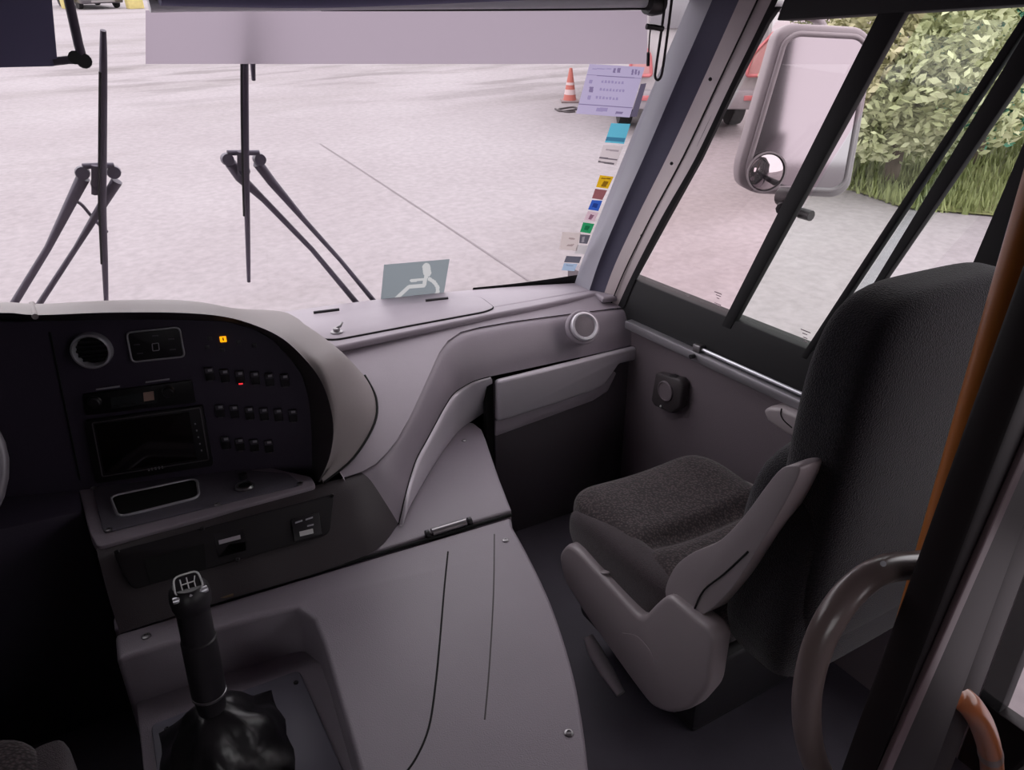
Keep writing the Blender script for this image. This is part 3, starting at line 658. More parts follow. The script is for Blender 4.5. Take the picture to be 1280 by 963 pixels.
# front lid
fl = [C_(p) for p in ((640, 638), (625, 600), (613, 566), (607, 548), (602, 536), (592, 528), (575, 527))] + [Vector((.60, 1.86, EZ)), Vector((.2, 1.5, EZ)), Vector((-.15, 1.42, EZ)), Vector((-.15, 1.372, EZ))]
prism('front_lid', fl, Z3, -EZ, 0, M_cover, cov, .008, 3)
rl = [Vector((-.15, 1.360, EZ)), seamR + Vector((0, -.008, 0))] + smooth_path([C_(p) for p in ((641, 658), (664, 700), (690, 756), (714, 830), (728, 900), (738, 985), (744, 1080))], 4) + [Vector((.40, .30, EZ)), Vector((.06, .30, EZ))]
rec = [C_(p) for p in ((462, 1010), (452, 975), (430, 895), (404, 805), (392, 775), (372, 760), (350, 764), (250, 793), (156, 822))]
rl += [Vector((rec[0].x, .30, EZ))][:0] + rec + [Vector((-.15, rec[-1].y, EZ))]
# rear lid goes round the recess, which is open towards the driver
rl2 = rl[:2] + rl[2:len(rl)-len(rec)-3] + [Vector((.40, .30, EZ)), Vector((rec[0].x-.02, .30, EZ))] + rec + [Vector((-.15, rec[-1].y-.002, EZ))]
prism('rear_lid', rl2, Z3, -EZ, 0, M_cover, cov, .010, 3)
RZ = .33
prism('recess_floor', [Vector((-.14, 1.30, RZ)), Vector((.27, 1.30, RZ)), Vector((.27, .30, RZ)), Vector((-.14, .30, RZ))], Z3, -RZ, 0, M_cover, cov, .006)
tube('lid_seam', [Vector((-.14, 1.366, EZ-.001)), seamR+Vector((.004, 0, -.001))], .0045, M_gap, cov, 6)
hp0, hp1 = C_((540, 669)), C_((582, 656)); tube('hinge', [hp0.lerp(hp1, t)+Z3*.006 for t in (0, 1)], .011, M_steel, cov, 12)
for t in (-.08, 1.08): q = hp0.lerp(hp1, t)+Z3*.005; tube('hinge_end', [q, q+(hp1-hp0).normalized()*.008*(1 if t > 0 else -1)], .012, M_blk, cov, 10)
hq0, hq1 = C_((268, 752)), C_((292, 745)); tube('hinge', [hq0+Z3*.006, hq1+Z3*.006], .008, mat('brass_dull', (120, 104, 80), .4, .7), cov, 12)
tube('moulded_line', smooth_path([C_(p)+Z3*-.0005 for p in ((560, 690), (555, 740), (550, 800), (544, 860), (536, 910), (520, 948), (500, 975))], 5), .0022, M_gap, cov, 6)
tube('moulded_line', smooth_path([C_(p)+Z3*-.0012 for p in ((618, 668), (617, 740), (612, 830), (606, 900))], 5), .0022, M_dashd, cov, 6)
for p in ((632, 676), (711, 917), (580, 551)): screw('screw', C_(p), Z3, cov, .008)
screw('screw', C_((183, 796)), Z3, cov, .009)

# ================================================================== GEAR LEVER
gear = thing('gear_lever', 'black gear lever with chrome topped knob and leather boot', 'gear lever')
Rz = lambda p, z=RZ: onz(p, z)
gpl = prism('base_plate', rpoly([Rz(p) for p in ((190, 912), (375, 843), (432, 975), (210, 1060))], .015), Z3, .001, .014, mat('plate_grey', (104, 102, 114), .45), gear, .004)
for p in ((209, 912), (370, 854)): screw('screw', Rz(p, RZ+.014), Z3, gpl, .005, M_blk)
gb0 = Rz((283, 940), RZ+.014)
# boot: folded leather pyramid
bm = bmesh.new(); rings = []; KB = 40
gtop = onpl((265, 885), Vector((0, gb0.y+.01, 0)), Y3)
for j in range(9):
    t = j/8; c = gb0.lerp(gtop, t); w_ = .085*(1-t)**.75+.024; ringv = []
    for k in range(KB):
        a = 2*math.pi*k/KB; sq_ = 1/max(abs(math.cos(a)), abs(math.sin(a))); sq_ = 1+(sq_-1)*(1-t)*.8
        fold = 1+.08*math.sin(5*a+3*t*2.2)*math.sin(math.pi*min(1, t*1.1))+.03*math.sin(9*a-4*t)
        ringv.append(bm.verts.new(c + Vector((math.cos(a)*w_*sq_*fold, math.sin(a)*w_*sq_*fold, .012*math.sin(4*a+t*5)*math.sin(math.pi*t)))))
    rings.append(ringv)
for a, b_ in zip(rings, rings[1:]):
    for k in range(KB): bm.faces.new((a[k], a[(k+1) % KB], b_[(k+1) % KB], b_[k]))
bm.faces.new(rings[-1]); from_bm('leather_boot', bm, M_leather, gear, 75)
gk = ony((237, 742), gtop.y+.015); ax = (gk-gtop).normalized()
L = (gk-gtop).length
lathe('lever_shaft', [(.020, -.02), (.024, 0), (.026, .02), (.026, .035), (.029, .038), (.029, L*.62), (.027, L*.63), (.027, L*.9), (.030, L*.96), (0, L*.97)], gtop, ax, M_blk, gear, 24)
lathe('lever_collar', [(.0262, .030), (.0295, .032), (.0295, .036), (.0262, .038)], gtop, ax, M_steel, gear, 24)
knob = lathe('lever_knob', [(.026, 0), (.031, .012), (.033, .03), (.031, .044), (.024, .052), (0, .054)], gtop+ax*(L*.86), ax, M_blk, gear, 28)
kt = gtop+ax*(L*.86+.050)
face_n = (CAM-kt).normalized().lerp(ax, .35).normalized(); fx = face_n.cross(Z3).normalized()*-1; fx = fx if fx.x > 0 else -fx; fz = face_n.cross(fx); fz = fz if fz.z > 0 else -fz
kf = kt + face_n*.006
pb = prism('pattern_badge', rpoly([kf+fx*a+fz*b_ for a, b_ in ((-.022, -.016), (.022, -.016), (.019, .017), (-.019, .017))], .010), face_n, -.014, .004, M_blk, knob, .002)
tube('badge_rim', rpoly([kf+fx*a+fz*b_+face_n*.004 for a, b_ in ((-.022, -.016), (.022, -.016), (.019, .017), (-.019, .017))], .010), .0016, M_white, pb, 6, True)
bm = bmesh.new()
for a in (-.010, 0, .010): bm_tube(bm, [kf+face_n*.005+fx*a+fz*-.010, kf+face_n*.005+fx*a+fz*(.010 if a < .01 else .0)], .0011, 6)
bm_tube(bm, [kf+face_n*.005+fx*-.010, kf+face_n*.005+fx*.010], .0011, 6)
bm_tube(bm, [kf+face_n*.005+fx*.010, kf+face_n*.005+fx*.013+fz*.009], .0011, 6); from_bm('shift_pattern', bm, M_white, pb)
tube('knob_chrome', [kf+fx*-.026+fz*-.020+face_n*-.002, kf+fz*-.0225+face_n*.004, kf+fx*.026+fz*-.016+face_n*-.002], .006, M_chr, knob, 10)

# ================================================================== PASSENGER SEAT
seat = thing('passenger_seat', 'dark cloth front passenger seat with grey plastic side shells', 'seat')
CXs = 1.165
def cush(q):
    z = q.z
    if z > 0:
        u = q.x/.24; v = q.y/.25
        z += .006*math.exp(-((abs(u)-.78)/.25)**2) - .006*math.exp(-(u/.5)**2)
        z -= .034*math.exp(-((q.y+.03)/.026)**2)*max(0, 1-(abs(u))**4)
        z += .02*max(0, v-.2)*(1-.8*max(0, v-.6))
    return Vector((q.x, q.y, z))
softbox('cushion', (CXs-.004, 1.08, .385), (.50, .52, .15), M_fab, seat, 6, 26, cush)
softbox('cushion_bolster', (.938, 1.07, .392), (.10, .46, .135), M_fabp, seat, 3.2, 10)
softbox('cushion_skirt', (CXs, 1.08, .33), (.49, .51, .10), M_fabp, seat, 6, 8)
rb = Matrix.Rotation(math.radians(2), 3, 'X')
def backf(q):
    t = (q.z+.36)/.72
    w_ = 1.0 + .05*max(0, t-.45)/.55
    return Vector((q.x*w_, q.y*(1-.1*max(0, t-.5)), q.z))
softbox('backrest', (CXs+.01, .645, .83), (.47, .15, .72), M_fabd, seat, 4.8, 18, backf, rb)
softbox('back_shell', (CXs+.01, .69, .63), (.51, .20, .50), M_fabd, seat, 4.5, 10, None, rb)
sx = .865
cp = [onx(p, sx) for p in ((697, 694), (704, 726), (730, 768), (790, 853), (815, 886), (838, 894), (862, 888), (884, 862), (893, 800), (886, 786), (868, 772), (834, 744), (822, 752), (800, 775), (720, 688), (708, 680))]
shell = prism('side_cover', rpoly(cp, .025, 3), X3, .0, .052, M_shell, seat, .012, 3)
bt = [onx(p, sx) for p in ((741, 706), (756, 721))]; bc = (bt[0]+bt[1])/2+Vector((.026, 0, 0))
q0 = onx((748, 715), sx); lathe('side_button', [(.018, 0), (.018, .003), (.015, .005), (0, .005)], q0+Vector((.026, 0, -.010)), (0, .40, .92), M_shell, shell, 20)
tube('cover_emboss', smooth_path([onx(p, sx-.0005) for p in ((778, 792), (796, 796), (811, 812), (818, 830))], 5), .0012, M_shell, shell, 6)
wcv = [onx(p, .885) for p in ((832, 746), (834, 728), (846, 706), (868, 690), (900, 676), (930, 645), (953, 614), (972, 590), (984, 583), (999, 584), (996, 600), (975, 640), (950, 682), (925, 722), (900, 752), (880, 768), (862, 774), (846, 768))]
wing = prism('back_cover', smooth_path(wcv, 3, True), X3, 0, .06, M_shell, seat, .014, 3)
tube('cover_seam', smooth_path([onx(p, .884) for p in ((868, 762), (880, 738), (905, 718), (935, 690))], 4), .002, M_gap, wing, 6)
softbox('buckle', onx((817, 735), .945), (.03, .07, .05), M_shell, seat, 5, 6); box('buckle_slot', onx((800, 737), .935)-Vector((.01, .006, .012)), onx((800, 737), .935)+Vector((.012, .006, .012)), M_blk, seat, .003)
tube('height_lever', [onx(p, .855) for p in ((735, 796), (744, 815), (757, 838), (776, 868))], [.014, .021, .021, .013], mat('lever_silver', (168, 162, 166), .3, .4), seat, 12, flat=.6)
box('seat_base', (.93, .80, .10), (1.40, 1.26, .30), M_blk, seat, .02); box('seat_pedestal', (1.0, .86, 0), (1.34, 1.20, .12), M_blk, seat, .01)
softbox('right_side_cover', (1.425, .98, .37), (.05, .5, .12), M_shell, seat, 4, 8)
# wall grab handle and speaker box on the side wall
hd = wr
hd_ = None; ap = [onx(p, XW-.05) for p in ((956, 512), (964, 508), (978, 509), (1040, 535), (1045, 565), (1012, 552), (985, 542), (962, 526))]
hd = prism('armrest', ap, X3, -.012, .05, M_shell, hd, .012, 3); tube('armrest_joint', smooth_path([onx(p, XW-.0625) for p in ((977, 511), (976, 518), (980, 526), (990, 535))], 4), .0018, M_gap, hd, 6)
spk = thing('wall_speaker_box', 'small dark grey round faced speaker box on side panel', 'speaker')
bp_ = [onx(p, XW-.035) for p in ((819, 466), (849, 474), (853, 482), (850, 510), (838, 517), (817, 508), (813, 500))]
prism('speaker_case', bp_, X3, 0, .035, M_dashd, spk, .008, 2)
spc = onx((832, 489), XW-.036); lathe('speaker_face', [(.034, 0), (.034, .004), (.030, .006), (.029, .003), (0, .004)], spc, (-1, 0, 0), M_wall, spk, 28)
lathe('speaker_rivet', [(.004, 0), (.003, .003), (0, .003)], onx((826, 508), XW-.036), (-1, 0, 0), M_white, spk, 10)
box('speaker_clip', onx((845, 473), XW-.02)-Vector((.012, .025, .004)), onx((845, 473), XW-.02)+Vector((.012, .02, .008)), M_blk, spk, .003)

# ================================================================== DRIVER'S SIDE
ds = thing('driver_seat', 'dark woven driver seat cushion corner beside the gear recess', 'seat')
dc = onz((80, 880), .50)
softbox('cushion', (dc.x-.27, dc.y-.25, .43), (.48, .52, .15), M_fab, ds, 5, 20)
softbox('side_bolster', (dc.x-.035, dc.y-.27, .41), (.08, .50, .15), M_fabp, ds, 4, 10)
softbox('backrest', (dc.x-.26, dc.y-.52, .85), (.48, .14, .8), M_fabd, ds, 4, 10)
box('seat_base', (dc.x-.46, dc.y-.46, 0), (dc.x-.06, dc.y-.06, .36), M_blk, ds, .02)
sw = thing('steering_wheel', 'dark steering wheel with grey rim edge beside instrument cluster', 'steering wheel')
q = ony((4, 575), 1.36); c0 = q - Vector((.225, 0, 0)); tl = Matrix.Rotation(math.radians(28), 3, 'X')
tube('rim', [c0 + tl @ Vector((.22*math.cos(a), .22*math.sin(a), 0)) for a in [2*math.pi*k/40 for k in range(40)]], .014, mat('wheel_rim_grey', (96, 92, 98), .35), sw, 12, True)
for a in (0.3, math.pi-.3, -math.pi/2): tube('spoke', [c0, c0 + tl @ Vector((.21*math.cos(a), .21*math.sin(a), 0))], .014, M_blk, sw, 8)
lathe('hub', [(0, .03), (.05, .025), (.06, 0), (.05, -.03), (.03, -.05), (.028, -.30), (0, -.30)], c0, tl @ Z3, M_blk, sw, 20)
# dark lower dash in front of the driver
dd = prism('driver_lower_dash', [(-.84, 0, 0), (-.17, 0, 0), (-.17, 0, .60), (-.84, 0, .62)], Y3, 1.62, 1.78, M_panel, dash, .01)

# ================================================================== POLE, PARTITION AND HANDLES (right foreground)
PY = .41
pb0 = ony((1166, 690), PY); px_, py_ = pb0.x, PY
pole = thing('handrail_pole', 'amber coated vertical handrail pole behind the passenger seat', 'pole')
tube('pole_tube', [(px_, py_, .0), (px_, py_, 1.85)], .0205, M_orange, pole, 18)
lathe('pole_flange', [(.045, 0), (.045, .006), (.022, .02), (.0206, .03)], (px_, py_, 0), Z3, M_steel, pole, 20)
lathe('pole_flange', [(.045, 0), (.045, -.006), (.022, -.02), (.0206, -.03)], (px_, py_, 1.85), Z3, M_steel, pole, 20)
part = thing('partition_frame', 'brown black partition post with glossy edges beside the amber pole', 'partition')
FY = .30
def pline(a, b_, z, y):
    p, q = ony(a, y), ony(b_, y); k = (z-p.z)/(q.z-p.z); return Vector((p.x+(q.x-p.x)*k, y, z))
def fpost(name, L, Rr, y, d, m, bev=.004, z0=0., z1=1.85):
    return prism(name, [pline(*L, z0, y), pline(*L, z1, y), pline(*Rr, z1, y), pline(*Rr, z0, y)], Y3, -d, 0, m, part, bev)
fpost('post', ((1042, 985), (1288, 300)), ((1118, 985), (1352, 300)), FY, .035, M_post)
fpost('post_lip_glint', ((1086, 985), (1290, 520)), ((1098, 985), (1300, 520)), FY-.035, .006, mat('post_lip_glint', (84, 68, 72), .35), .002)  # lip in a lighter brown: the post's glossy streak put into the colour
RE = ((1148, 985), (1390, 300))
fpost('post_edge', ((1112, 985), (1345, 300)), RE, FY+.012, .03, M_post)
bm = bmesh.new(); bm.faces.new([bm.verts.new(v+Vector((0, -.012, 0))) for v in (pline(*RE, .40, FY), Vector((XW, FY, .40)), Vector((XW, FY, 1.5)), pline(*RE, 1.5, FY))]); from_bm('partition_pane', bm, glassmat('smoked_glass', (225, 220, 222), .04), part, smooth=False)
box('partition_rail', (pline(*RE, .38, FY).x-.01, FY-.03, .36), (XW, FY, .41), M_post, part, .004)
def hpt(p, y=.335): return ony(p, y)
lp = [hpt(p) for p in ((1190, 700), (1150, 706), (1105, 712), (1066, 738), (1034, 782), (1014, 836), (1008, 892), (1016, 945), (1040, 990), (1075, 1015))]
gh = thing('grab_handle', 'grey plastic D shaped grab handle on the partition post', 'handle')
tube('handle_loop', smooth_path(lp, 6), .0155, M_grip, gh, 16)
lathe('handle_mount', [(.026, 0), (.026, .01), (.018, .02)], lp[0]+Vector((.0, 0, 0)), (-1, 0, 0), M_grip, gh, 18)
tube('handle_screw', [hpt((1104, 705), .318), hpt((1104, 705), .312)], .003, M_chr, gh, 8)
lp2 = [ony(p, y_) for p, y_ in (((1160, 862), .300), ((1190, 866), .292), ((1212, 882), .277), ((1228, 908), .274), ((1238, 942), .274), ((1240, 980), .274), ((1234, 1020), .274))]
gh2 = thing('amber_grab_handle', 'amber brown curved grab handle behind the dark partition post', 'handle')
tube('handle_loop', smooth_path(lp2, 6), .0150, mat('amber_brown', (150, 84, 48), .3, coat=.4), gh2, 16)
lathe('handle_cap', [(.0156, -.012), (.0158, 0), (.0156, .012)], lp2[4], (lp2[5]-lp2[3]), M_grip, gh2, 16)

# ================================================================== WINDSCREEN FITTINGS
M_wip = mat('wiper_black', (84, 76, 92), .5)
def wiper(label, blade, arm1, arm2, br, extra=None):
    w = thing('windscreen_wiper', label, 'wiper', group=None)
    gl = lambda p, o=.05: ongl(p, o)
    bpz = [gl(p, .035) for p in blade]; n = len(bpz)
    tube('wiper_blade', smooth_path(bpz, 5), [.004+.006*math.sin(math.pi*min(1, .12+.8*i/((n-1)*5))) for i in range((n-1)*5+1)], M_wip, w, 8)
    tube('rubber_edge', smooth_path([gl((p[0]-4, p[1]), .02) for p in blade[1:-1]], 5), .003, M_rub, w, 6)
    for a in (arm1, arm2): tube('wiper_arm', [gl(p, .07) for p in a[0]], a[1], M_wip, w, 8)
    k = tube('blade_bracket', [gl(p, .06) for p in br], .007, M_wip, w, 8)
    for p in (br[0], br[-1], ((br[0][0]+br[-1][0])/2, br[0][1]+14)): 
        c = gl((p[0], p[1]+8), .065); lathe('pivot', [(0, -.018), (.015, -.018), (.017, 0), (.015, .018), (0, .018)], c, Y3, M_wip, w, 14)
    tube('bracket_plate', [gl(((br[0][0]+br[-1][0])/2, br[0][1]-2), .055), gl(((br[0][0]+br[-1][0])/2, br[0][1]+34), .055)], .016, M_wip, w, 8, flat=.5)
    if extra: tube('washer_hose', smooth_path([gl(p, .08) for p in extra], 6), .004, M_wip, w, 6)
    return w
wiper('black wiper with washer hose, arms leaning towards the steering wheel', [(129, 38), (129, 90), (128, 205), (128, 260), (131, 330), (133, 385)],
      ([(104, 222), (92, 246), (60, 310), (14, 385)], [.016, .014, .009, .010]), ([(146, 226), (134, 246), (95, 310), (44, 388)], [.014, .012, .007, .008]),
      [(103, 208), (122, 207), (142, 207)], [(92, 250), (102, 256), (114, 270), (126, 283), (134, 290)])
wiper('black wiper without hose, arms leaning towards the wheelchair sticker', [(306, -10), (306, 60), (306, 130), (307, 200), (309, 270), (311, 352)],
      ([(288, 204), (300, 222), (330, 250), (390, 312), (450, 384)], [.015, .014, .009, .008, .010]), ([(322, 204), (340, 228), (380, 275), (425, 325), (472, 382)], [.014, .013, .008, .007, .009]),
      [(284, 191), (304, 191), (324, 191)], None)
tag(tube('mirror_stay', [ongl(p, .06) for p in ((313, -10), (315, 60), (317, 100))], [.006, .008, .005], M_wip, None, 8), 'short thin black stay hanging beside the wiper blade top', 'stay')

sv = thing('sun_visor', 'dark navy sun visor board on a bent rod', 'sun visor')
vo = -.20
vp_ = [ongl(p, vo) for p in ((-60, -40), (61, -40), (72, 82), (-60, 85))]
vn = (vp_[1]-vp_[0]).cross(vp_[2]-vp_[1]).normalized(); prism('visor_board', rpoly(vp_, .01), vn, -.004, .004, M_visor, sv, .002)
vtop = ongl((80, -30), vo); tube('visor_rod', [Vector((vtop.x-.02, vtop.y-.05, 1.86)), vtop] + [ongl(p, vo) for p in ((86, 0), (98, 55), (105, 80))], .0085, M_wip, sv, 10)
tube('visor_arm', [ongl(p, vo) for p in ((66, 77), (85, 75), (106, 75))], .0075, M_wip, sv, 10)
lathe('visor_pivot', [(0, -.014), (.013, -.014), (.014, 0), (.013, .014), (0, .014)], ongl((105, 76), vo), Y3, M_blk, sv, 14)
lathe('rod_clip', [(0, -.01), (.012, -.01), (.012, .01), (0, .01)], ongl((94, 72), vo), Y3, M_blk, sv, 12)

rbl = thing('roller_blind', 'rolled up windscreen roller blind with grey bottom bar', 'roller blind')
bo = -.09
rp_ = [ongl((x, 1.0), bo) for x in (190, 350, 520, 680, 822)]
zr = 1.60
rq = [Vector((q.x, q.y, 0)) for q in rp_]
def blp(x, y): return ongl((x, y), bo)
tube('bottom_bar', smooth_path([blp(x, y) for x, y in ((186, 6), (260, 5), (400, 5), (560, 4), (700, 3), (812, 2))], 5), .014, mat('blind_bar_grey', (216, 214, 222), .4), rbl, 12)
tube('bar_edge', smooth_path([blp(x, y)+Vector((0, -.006, 0)) for x, y in ((400, 12.5), (560, 12.5), (700, 12), (812, 11))], 5), .003, M_blk, rbl, 8)
tube('fabric_roll', smooth_path([blp(x, y)+Vector((0, -.03, 0)) for x, y in ((196, -7), (260, -5), (400, -3), (560, -8), (700, -14), (812, -20))], 5), .022, M_visor, rbl, 14)
lathe('end_cap', [(0, -.03), (.026, -.03), (.03, -.01), (.026, .016), (.012, .022), (0, .022)], blp(820, 4), X3, M_blk, rbl, 18)
for x_ in (200, 806):
    q = blp(x_, -6); box('blind_bracket', (q.x-.012, q.y-.05, q.z-.01), (q.x+.012, q.y+.01, 1.86), M_blk, rbl, .003)
cordm = mat('cord_black', (44, 38, 44), .7)
cord = thing('blind_cord', 'looped black pull cord hanging beside the pillar', 'cord')
tube('cord_loop', smooth_path([ongl(p, -.12) for p in ((834, -20), (828, 30), (820, 85), (819, 96), (822, 100), (826, 96), (829, 82), (836, 30), (842, -20))], 6), .0035, cordm, cord, 8)
tube('cord_guide', [ongl(p, -.12) for p in ((808, 33), (818, 34), (829, 36))], .007, M_blk, cord, 8)
tube('thin_cord', [ongl(p, -.11) for p in ((814, 30), (812, 45), (810, 80))], .0018, cordm, cord, 6)
tube('cord_weight', [ongl(p, -.11) for p in ((810.5, 66), (810, 82))], .0045, M_blk, cord, 8)

def sticker(name, pts, m, parent=None, off=-.006, th=.0012):
    q = [ongl(p, off) for p in pts]; n = (q[1]-q[0]).cross(q[2]-q[1]).normalized()
    n = n if n.y < 0 else -n
    bm = bmesh.new(); bm.faces.new([bm.verts.new(v) for v in q]); return from_bm(name, bm, m, parent, smooth=False)
def inpoly(x, y, q):
    c = False
    for (x1, y1), (x2, y2) in zip(q, q[1:]+q[:1]):
        if (y1 > y) != (y2 > y) and x < (x2-x1)*(y-y1)/(y2-y1)+x1: c = not c
    return c
def printed(name, cs, m, marks, parent, res=1.6, off=-.006):
    """a sheet on the glass with its print laid in as faces of another colour"""
    w_ = math.dist(cs[0], cs[1]); h_ = math.dist(cs[0], cs[3]); nu, nv = max(4, int(w_*res)), max(4, int(h_*res)); bm = bmesh.new(); gv = []
    mats = [m]
    for c, _ in marks:
        if c not in mats: mats.append(c)
    for j in range(nv+1):
        row = []
        for i in range(nu+1):
            u, v = i/nu, j/nv; a = [(1-u)*cs[0][k]+u*cs[1][k] for k in (0, 1)]; b_ = [(1-u)*cs[3][k]+u*cs[2][k] for k in (0, 1)]
            p = [(1-v)*a[k]+v*b_[k] for k in (0, 1)]; row.append((bm.verts.new(ongl(p, off)), p))
        gv.append(row)
    for j in range(nv):
        for i in range(nu):
            q4 = (gv[j][i], gv[j][i+1], gv[j+1][i+1], gv[j+1][i]); f_ = bm.faces.new([q[0] for q in q4]); x = sum(q[1][0] for q in q4)/4; y = sum(q[1][1] for q in q4)/4
            for c, q in marks:
                if inpoly(x, y, list(q)): f_.material_index = mats.index(c)
    o = from_bm(name, bm, m, parent, smooth=False)
    for c in mats[1:]: o.data.materials.append(c)
    return o
film = thing('windscreen_film', 'mauve grey film strip along the windscreen under the roller blind', 'film')
bm = bmesh.new(); cols = []
for i in range(13):
    x = 182+(809-182)*i/12; a, b_ = ongl((x, 13), -.008), ongl((x, 80), -.008); cols.append((bm.verts.new(a), bm.verts.new(b_)))
for (a, b_), (c, d_) in zip(cols, cols[1:]): bm.faces.new((a, b_, d_, c))
bmesh.ops.recalc_face_normals(bm, faces=bm.faces); from_bm('film_sheet', bm, M_film, film)

# wheelchair sticker (seen from behind, mirrored)
acc = thing('wheelchair_sticker', 'teal grey wheelchair access sticker at the windscreen foot', 'sticker')
cs_ = ((480, 331), (562, 324), (553, 378), (475, 384)); NU, NV = 96, 68
SYM = [([(533, 334), (534, 341)], 5.), ([(534, 340), (530, 357), (511, 359), (498, 371), (487, 381)], 2.3), ([(532, 349), (514, 351)], 1.8), ([(487, 381), (483, 381)], 2.),
       ([(537, 349), (543, 353), (547, 359), (547, 366), (542, 374), (534, 380)], 2.3)]
def sdist(px_, py_):
    best = 9.
    for pts, w_ in SYM:
        for (ax_, ay_), (bx_, by_) in zip(pts, pts[1:]):
            dx, dy = bx_-ax_, by_-ay_; t = max(0, min(1, ((px_-ax_)*dx+(py_-ay_)*dy)/(dx*dx+dy*dy))); best = min(best, math.hypot(px_-ax_-t*dx, py_-ay_-t*dy)-w_)
    return best
bm = bmesh.new(); gv = []
for j in range(NV+1):
    row = []
    for i in range(NU+1):
        u, v = i/NU, j/NV; a = [(1-u)*cs_[0][k]+u*cs_[1][k] for k in (0, 1)]; b_ = [(1-u)*cs_[3][k]+u*cs_[2][k] for k in (0, 1)]
        p = [(1-v)*a[k]+v*b_[k] for k in (0, 1)]; row.append((bm.verts.new(ongl(p, -.006)), p))
    gv.append(row)
for j in range(NV):
    for i in range(NU):
        q4 = (gv[j][i], gv[j][i+1], gv[j+1][i+1], gv[j+1][i]); f_ = bm.faces.new([q[0] for q in q4])
        if sdist(sum(q[1][0] for q in q4)/4, sum(q[1][1] for q in q4)/4) < 0: f_.material_index = 1
o = from_bm('sticker_sheet', bm, sheet('sticker_teal', (142, 152, 156)), acc, smooth=False); o.data.materials.append(sheet('sticker_line', (206, 210, 208)))
# paper notice with illegible print
nt_ = thing('paper_notice', 'lavender paper notice taped to the windscreen by the pillar', 'notice')
Mi = sheet('faint_ink', (162, 152, 190)); Mi2 = sheet('faint_ink_dark', (138, 126, 162)); Mk = []
for (x0, y0), n_, l_ in (((752, 102), 7, 4.2), ((750, 112), 8, 4.0), ((745, 122), 7, 4.2)):
    for k in range(n_): x = x0+k*l_; y = y0+k*.25; h_ = random.uniform(1.2, 2.1); Mk.append((Mi, ((x, y-h_), (x+2.6, y-h_), (x+2.1, y+1.6), (x-.5, y+1.5))))
for a, w_, h_, c in (((737, 102), 4, 5, Mi), ((737, 112), 5, 7, Mi2), ((735, 122), 4, 5, Mi), ((767, 88), 3, 6, Mi2), ((772, 88), 4, 6, Mi2), ((790, 90), 2.5, 7, Mi2), ((794, 90), 2.5, 7, Mi2), ((798, 91), 2, 6, Mi2), ((746, 137), 14, 5, Mi), ((770, 141), 9, 3, Mi2), ((741, 86), 24, 1.2, Mi)):
    Mk.append((c, ((a[0], a[1]-h_/2), (a[0]+w_, a[1]-h_/2+.3), (a[0]+w_-1, a[1]+h_/2), (a[0]-1, a[1]+h_/2))))
Mk += [(Mi2, ((730, 92.6), (801, 97.6), (801, 98.6), (730, 93.6))), (Mi2, ((722, 129.6), (792, 134.6), (792, 135.6), (722, 130.6)))]
printed('notice_sheet', ((737, 80), (806, 84), (787, 147), (720, 142)), sheet('paper_lavender', (190, 182, 212)), Mk, nt_, 1.7)
tag(sticker('strip_sticker', ((801, 105), (808, 104), (796, 146), (788, 146)), sheet('sticker_slate', (104, 98, 118))), 'narrow slate sticker beside the lavender paper notice', 'sticker')
def dec(name, label, pts, col, marks=()):
    o = thing(name, label, 'sticker', group='small stickers along the right pillar'); m = sheet('st_%d_%d_%d' % col, col)
    printed('sticker_sheet', pts, m, [(sheet('st_%d_%d_%d' % c, c), q) for c, q in marks], o, 1.8)
dec('square_sticker', 'cyan square sticker just below the paper notice', ((764, 154), (788, 155), (780, 180), (756, 178)), (104, 190, 214), [((70, 130, 160), ((758, 171), (782, 173), (780, 178), (756, 176)))])
dec('square_sticker', 'cream sticker with text lines below the cyan one', ((754, 181), (779, 183), (770, 207), (747, 204)), (214, 204, 206), [((120, 112, 120), ((749, 196), (772, 199), (771, 201), (748, 198))), ((170, 160, 165), ((758, 186), (774, 188), (773, 190), (757, 188))), ((110, 104, 110), ((748, 201), (768, 204), (767, 206), (747, 203)))])
dec('square_sticker', 'yellow square sticker with dark print', ((750, 219), (767, 221), (760, 236), (745, 234)), (222, 178, 40), [((140, 104, 30), ((755, 226), (761, 227), (757, 234), (751, 233))), ((140, 104, 30), ((752, 222), (764, 223), (763, 224.5), (751, 223.5)))])
dec('square_sticker', 'maroon brown sticker below the yellow one', ((744, 236), (759, 238), (753, 250), (740, 248)), (150, 96, 100))
dec('square_sticker', 'blue square sticker below the maroon one', ((740, 250), (753, 251), (748, 264), (735, 262)), (58, 98, 190), [((40, 66, 140), ((742, 254), (748, 255), (746, 260), (740, 259)))])
dec('square_sticker', 'pink white sticker with tiny picture below the blue one', ((735, 264), (748, 266), (743, 277), (730, 275)), (212, 186, 196), [((140, 100, 120), ((738, 268), (743, 269), (739, 275), (735, 274)))])
dec('square_sticker', 'green square sticker below the pink white one', ((729, 278), (743, 280), (738, 292), (725, 290)), (48, 150, 98), [((30, 110, 70), ((732, 282), (738, 283), (735, 288), (730, 287)))])
dec('square_sticker', 'dark grey printed sticker below the green one', ((725, 293), (738, 294), (734, 305), (724, 304)), (98, 96, 106), [((150, 146, 152), ((728, 296), (731, 296), (730, 303), (727, 303)))])
dec('square_sticker', 'cream sticker with curled mark left of the column', ((703, 290), (726, 291), (721, 314), (699, 312)), (206, 194, 192), [((168, 152, 152), ((711, 297), (719, 298), (718, 300), (711, 299))), ((168, 152, 152), ((709, 306), (718, 305), (716, 308), (708, 308)))])
dec('square_sticker', 'pale grey sticker below the dark printed one', ((722, 306), (735, 307), (731, 318), (718, 317)), (196, 192, 194))
dec('square_sticker', 'charcoal flat sticker near the dash corner', ((708, 320), (727, 321), (724, 329), (705, 328)), (98, 98, 110))
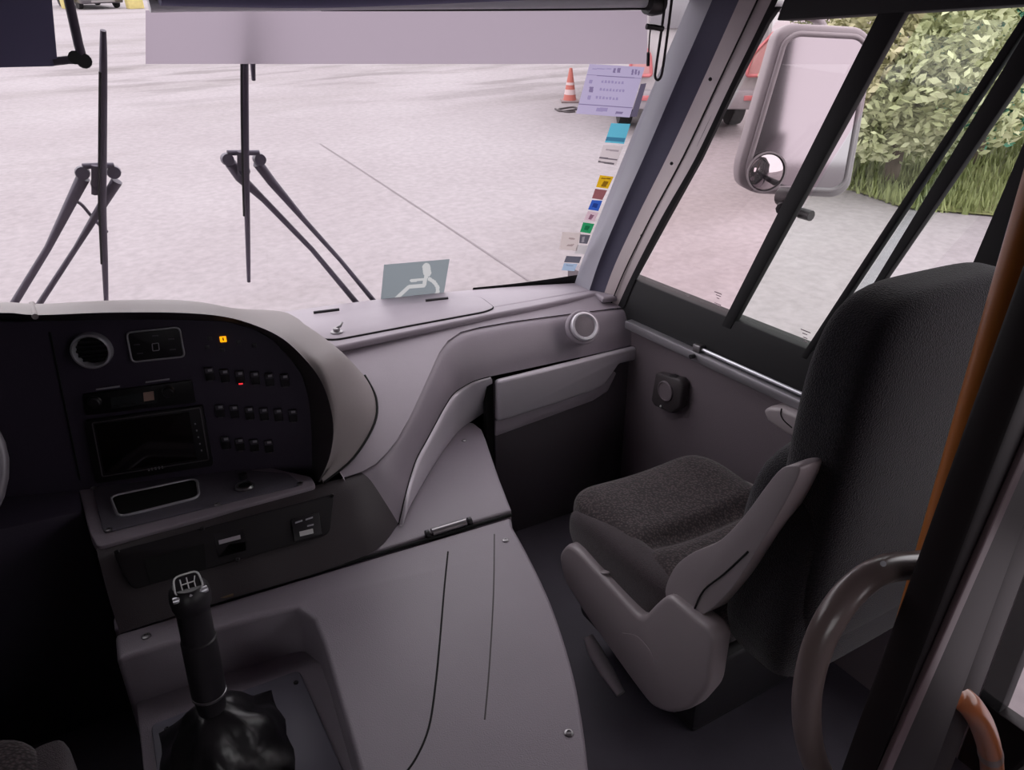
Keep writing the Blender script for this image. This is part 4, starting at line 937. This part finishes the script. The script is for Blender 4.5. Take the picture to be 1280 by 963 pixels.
dec('square_sticker', 'pale blue sticker lowest in the column', ((705, 329), (722, 330), (718, 339), (702, 338)), (162, 182, 206), [((130, 146, 168), ((708, 331), (717, 332), (716, 333), (707, 332)))])
# glass maker marks on the side panes
def sideprint(label, pts):
    t = thing('glass_mark', label, 'print', group=None); m = mat('etched_mark', (150, 132, 140), .7)
    for i, (x, y, w_, h_) in enumerate(pts): prism('mark_line', [onx(p, XW+.006) for p in ((x, y), (x+w_, y+w_*.4), (x+w_, y+w_*.4+h_), (x, y+h_))], X3, 0, .0008, m, t)
sideprint('small maker mark etched on the pink tinted pane', [(893, 364, 9, 1.2), (895, 368, 6, 1), (896, 372, 3, 1), (893, 378, 8, 1), (896, 381, 4, 1)])
sideprint('small maker mark etched on the green tinted pane', [(1001, 411, 12, 1.2), (1003, 416, 6, 1), (1004, 421, 5, 1), (1005, 426, 4, 1)])

# ================================================================== OUTSIDE MIRROR
mir = thing('outside_mirror', 'grey outside mirror with small round spot mirror at its corner', 'mirror')
mc = onx((1000, 150), 1.86); mn = Vector((-.45, -.9, -.02)).normalized()
def onm(p, w=0.): return onpl(p, mc+mn*w, mn)
mo = [(973, 40), (992, 29), (1080, 34), (1096, 55), (1064, 236), (1046, 248), (945, 243), (925, 232), (924, 210)]
M_mcase = mat('mirror_case', (140, 134, 138), .4)
prism('mirror_housing', rpoly([onm(p) for p in mo], .03), mn, -.07, 0, M_mcase, mir, .015, 3)
mi = [(981, 52), (996, 42), (1074, 46), (1086, 62), (1056, 228), (1042, 238), (950, 234), (935, 225), (935, 208)]
mm = mat('mirror_silver', (146, 141, 146), .06, 1.)
gq = prism('mirror_glass', rpoly([onm(p, .002) for p in mi], .03), mn, 0, .004, mm, mir)
tube('mirror_rim', rpoly([onm(p, .004) for p in mi], .03), .008, M_mcase, mir, 8, True)
sc0 = onm((957, 215), .008); lathe('spot_mirror', [(.058, 0), (.058, .006), (.045, .014), (.025, .019), (0, .021)], sc0, mn, mat('spot_silver', (176, 171, 174), .05, 1.), mir, 32, 60)
lathe('spot_ring', [(.056, .004), (.061, .004), (.061, .010), (.056, .010)], sc0, mn, M_mcase, mir, 32)
tube('mirror_arm', [onm((1040, 60), -.06), onm((1020, 20), -.10), Vector((1.6, 1.75, 1.72)), Vector((1.5, 1.8, 1.75))], .018, M_mcase, mir, 10)
tube('lower_arm', [onm((992, 242), -.05), onx((985, 250), 1.62), onx((978, 262), 1.57)], .018, M_blk, mir, 10)
lathe('arm_joint', [(0, -.025), (.024, -.025), (.027, 0), (.024, .025), (0, .025)], onx((985, 247), 1.60), Y3, M_blk, mir, 16)
tube('arm_clamp', [onx((975, 262), 1.6), onx((1000, 258), 1.6)], .010, M_chr, mir, 10); tube('arm_bolt', [onx((1000, 266), 1.6), onx((1014, 270), 1.6)], .014, M_blk, mir, 10)
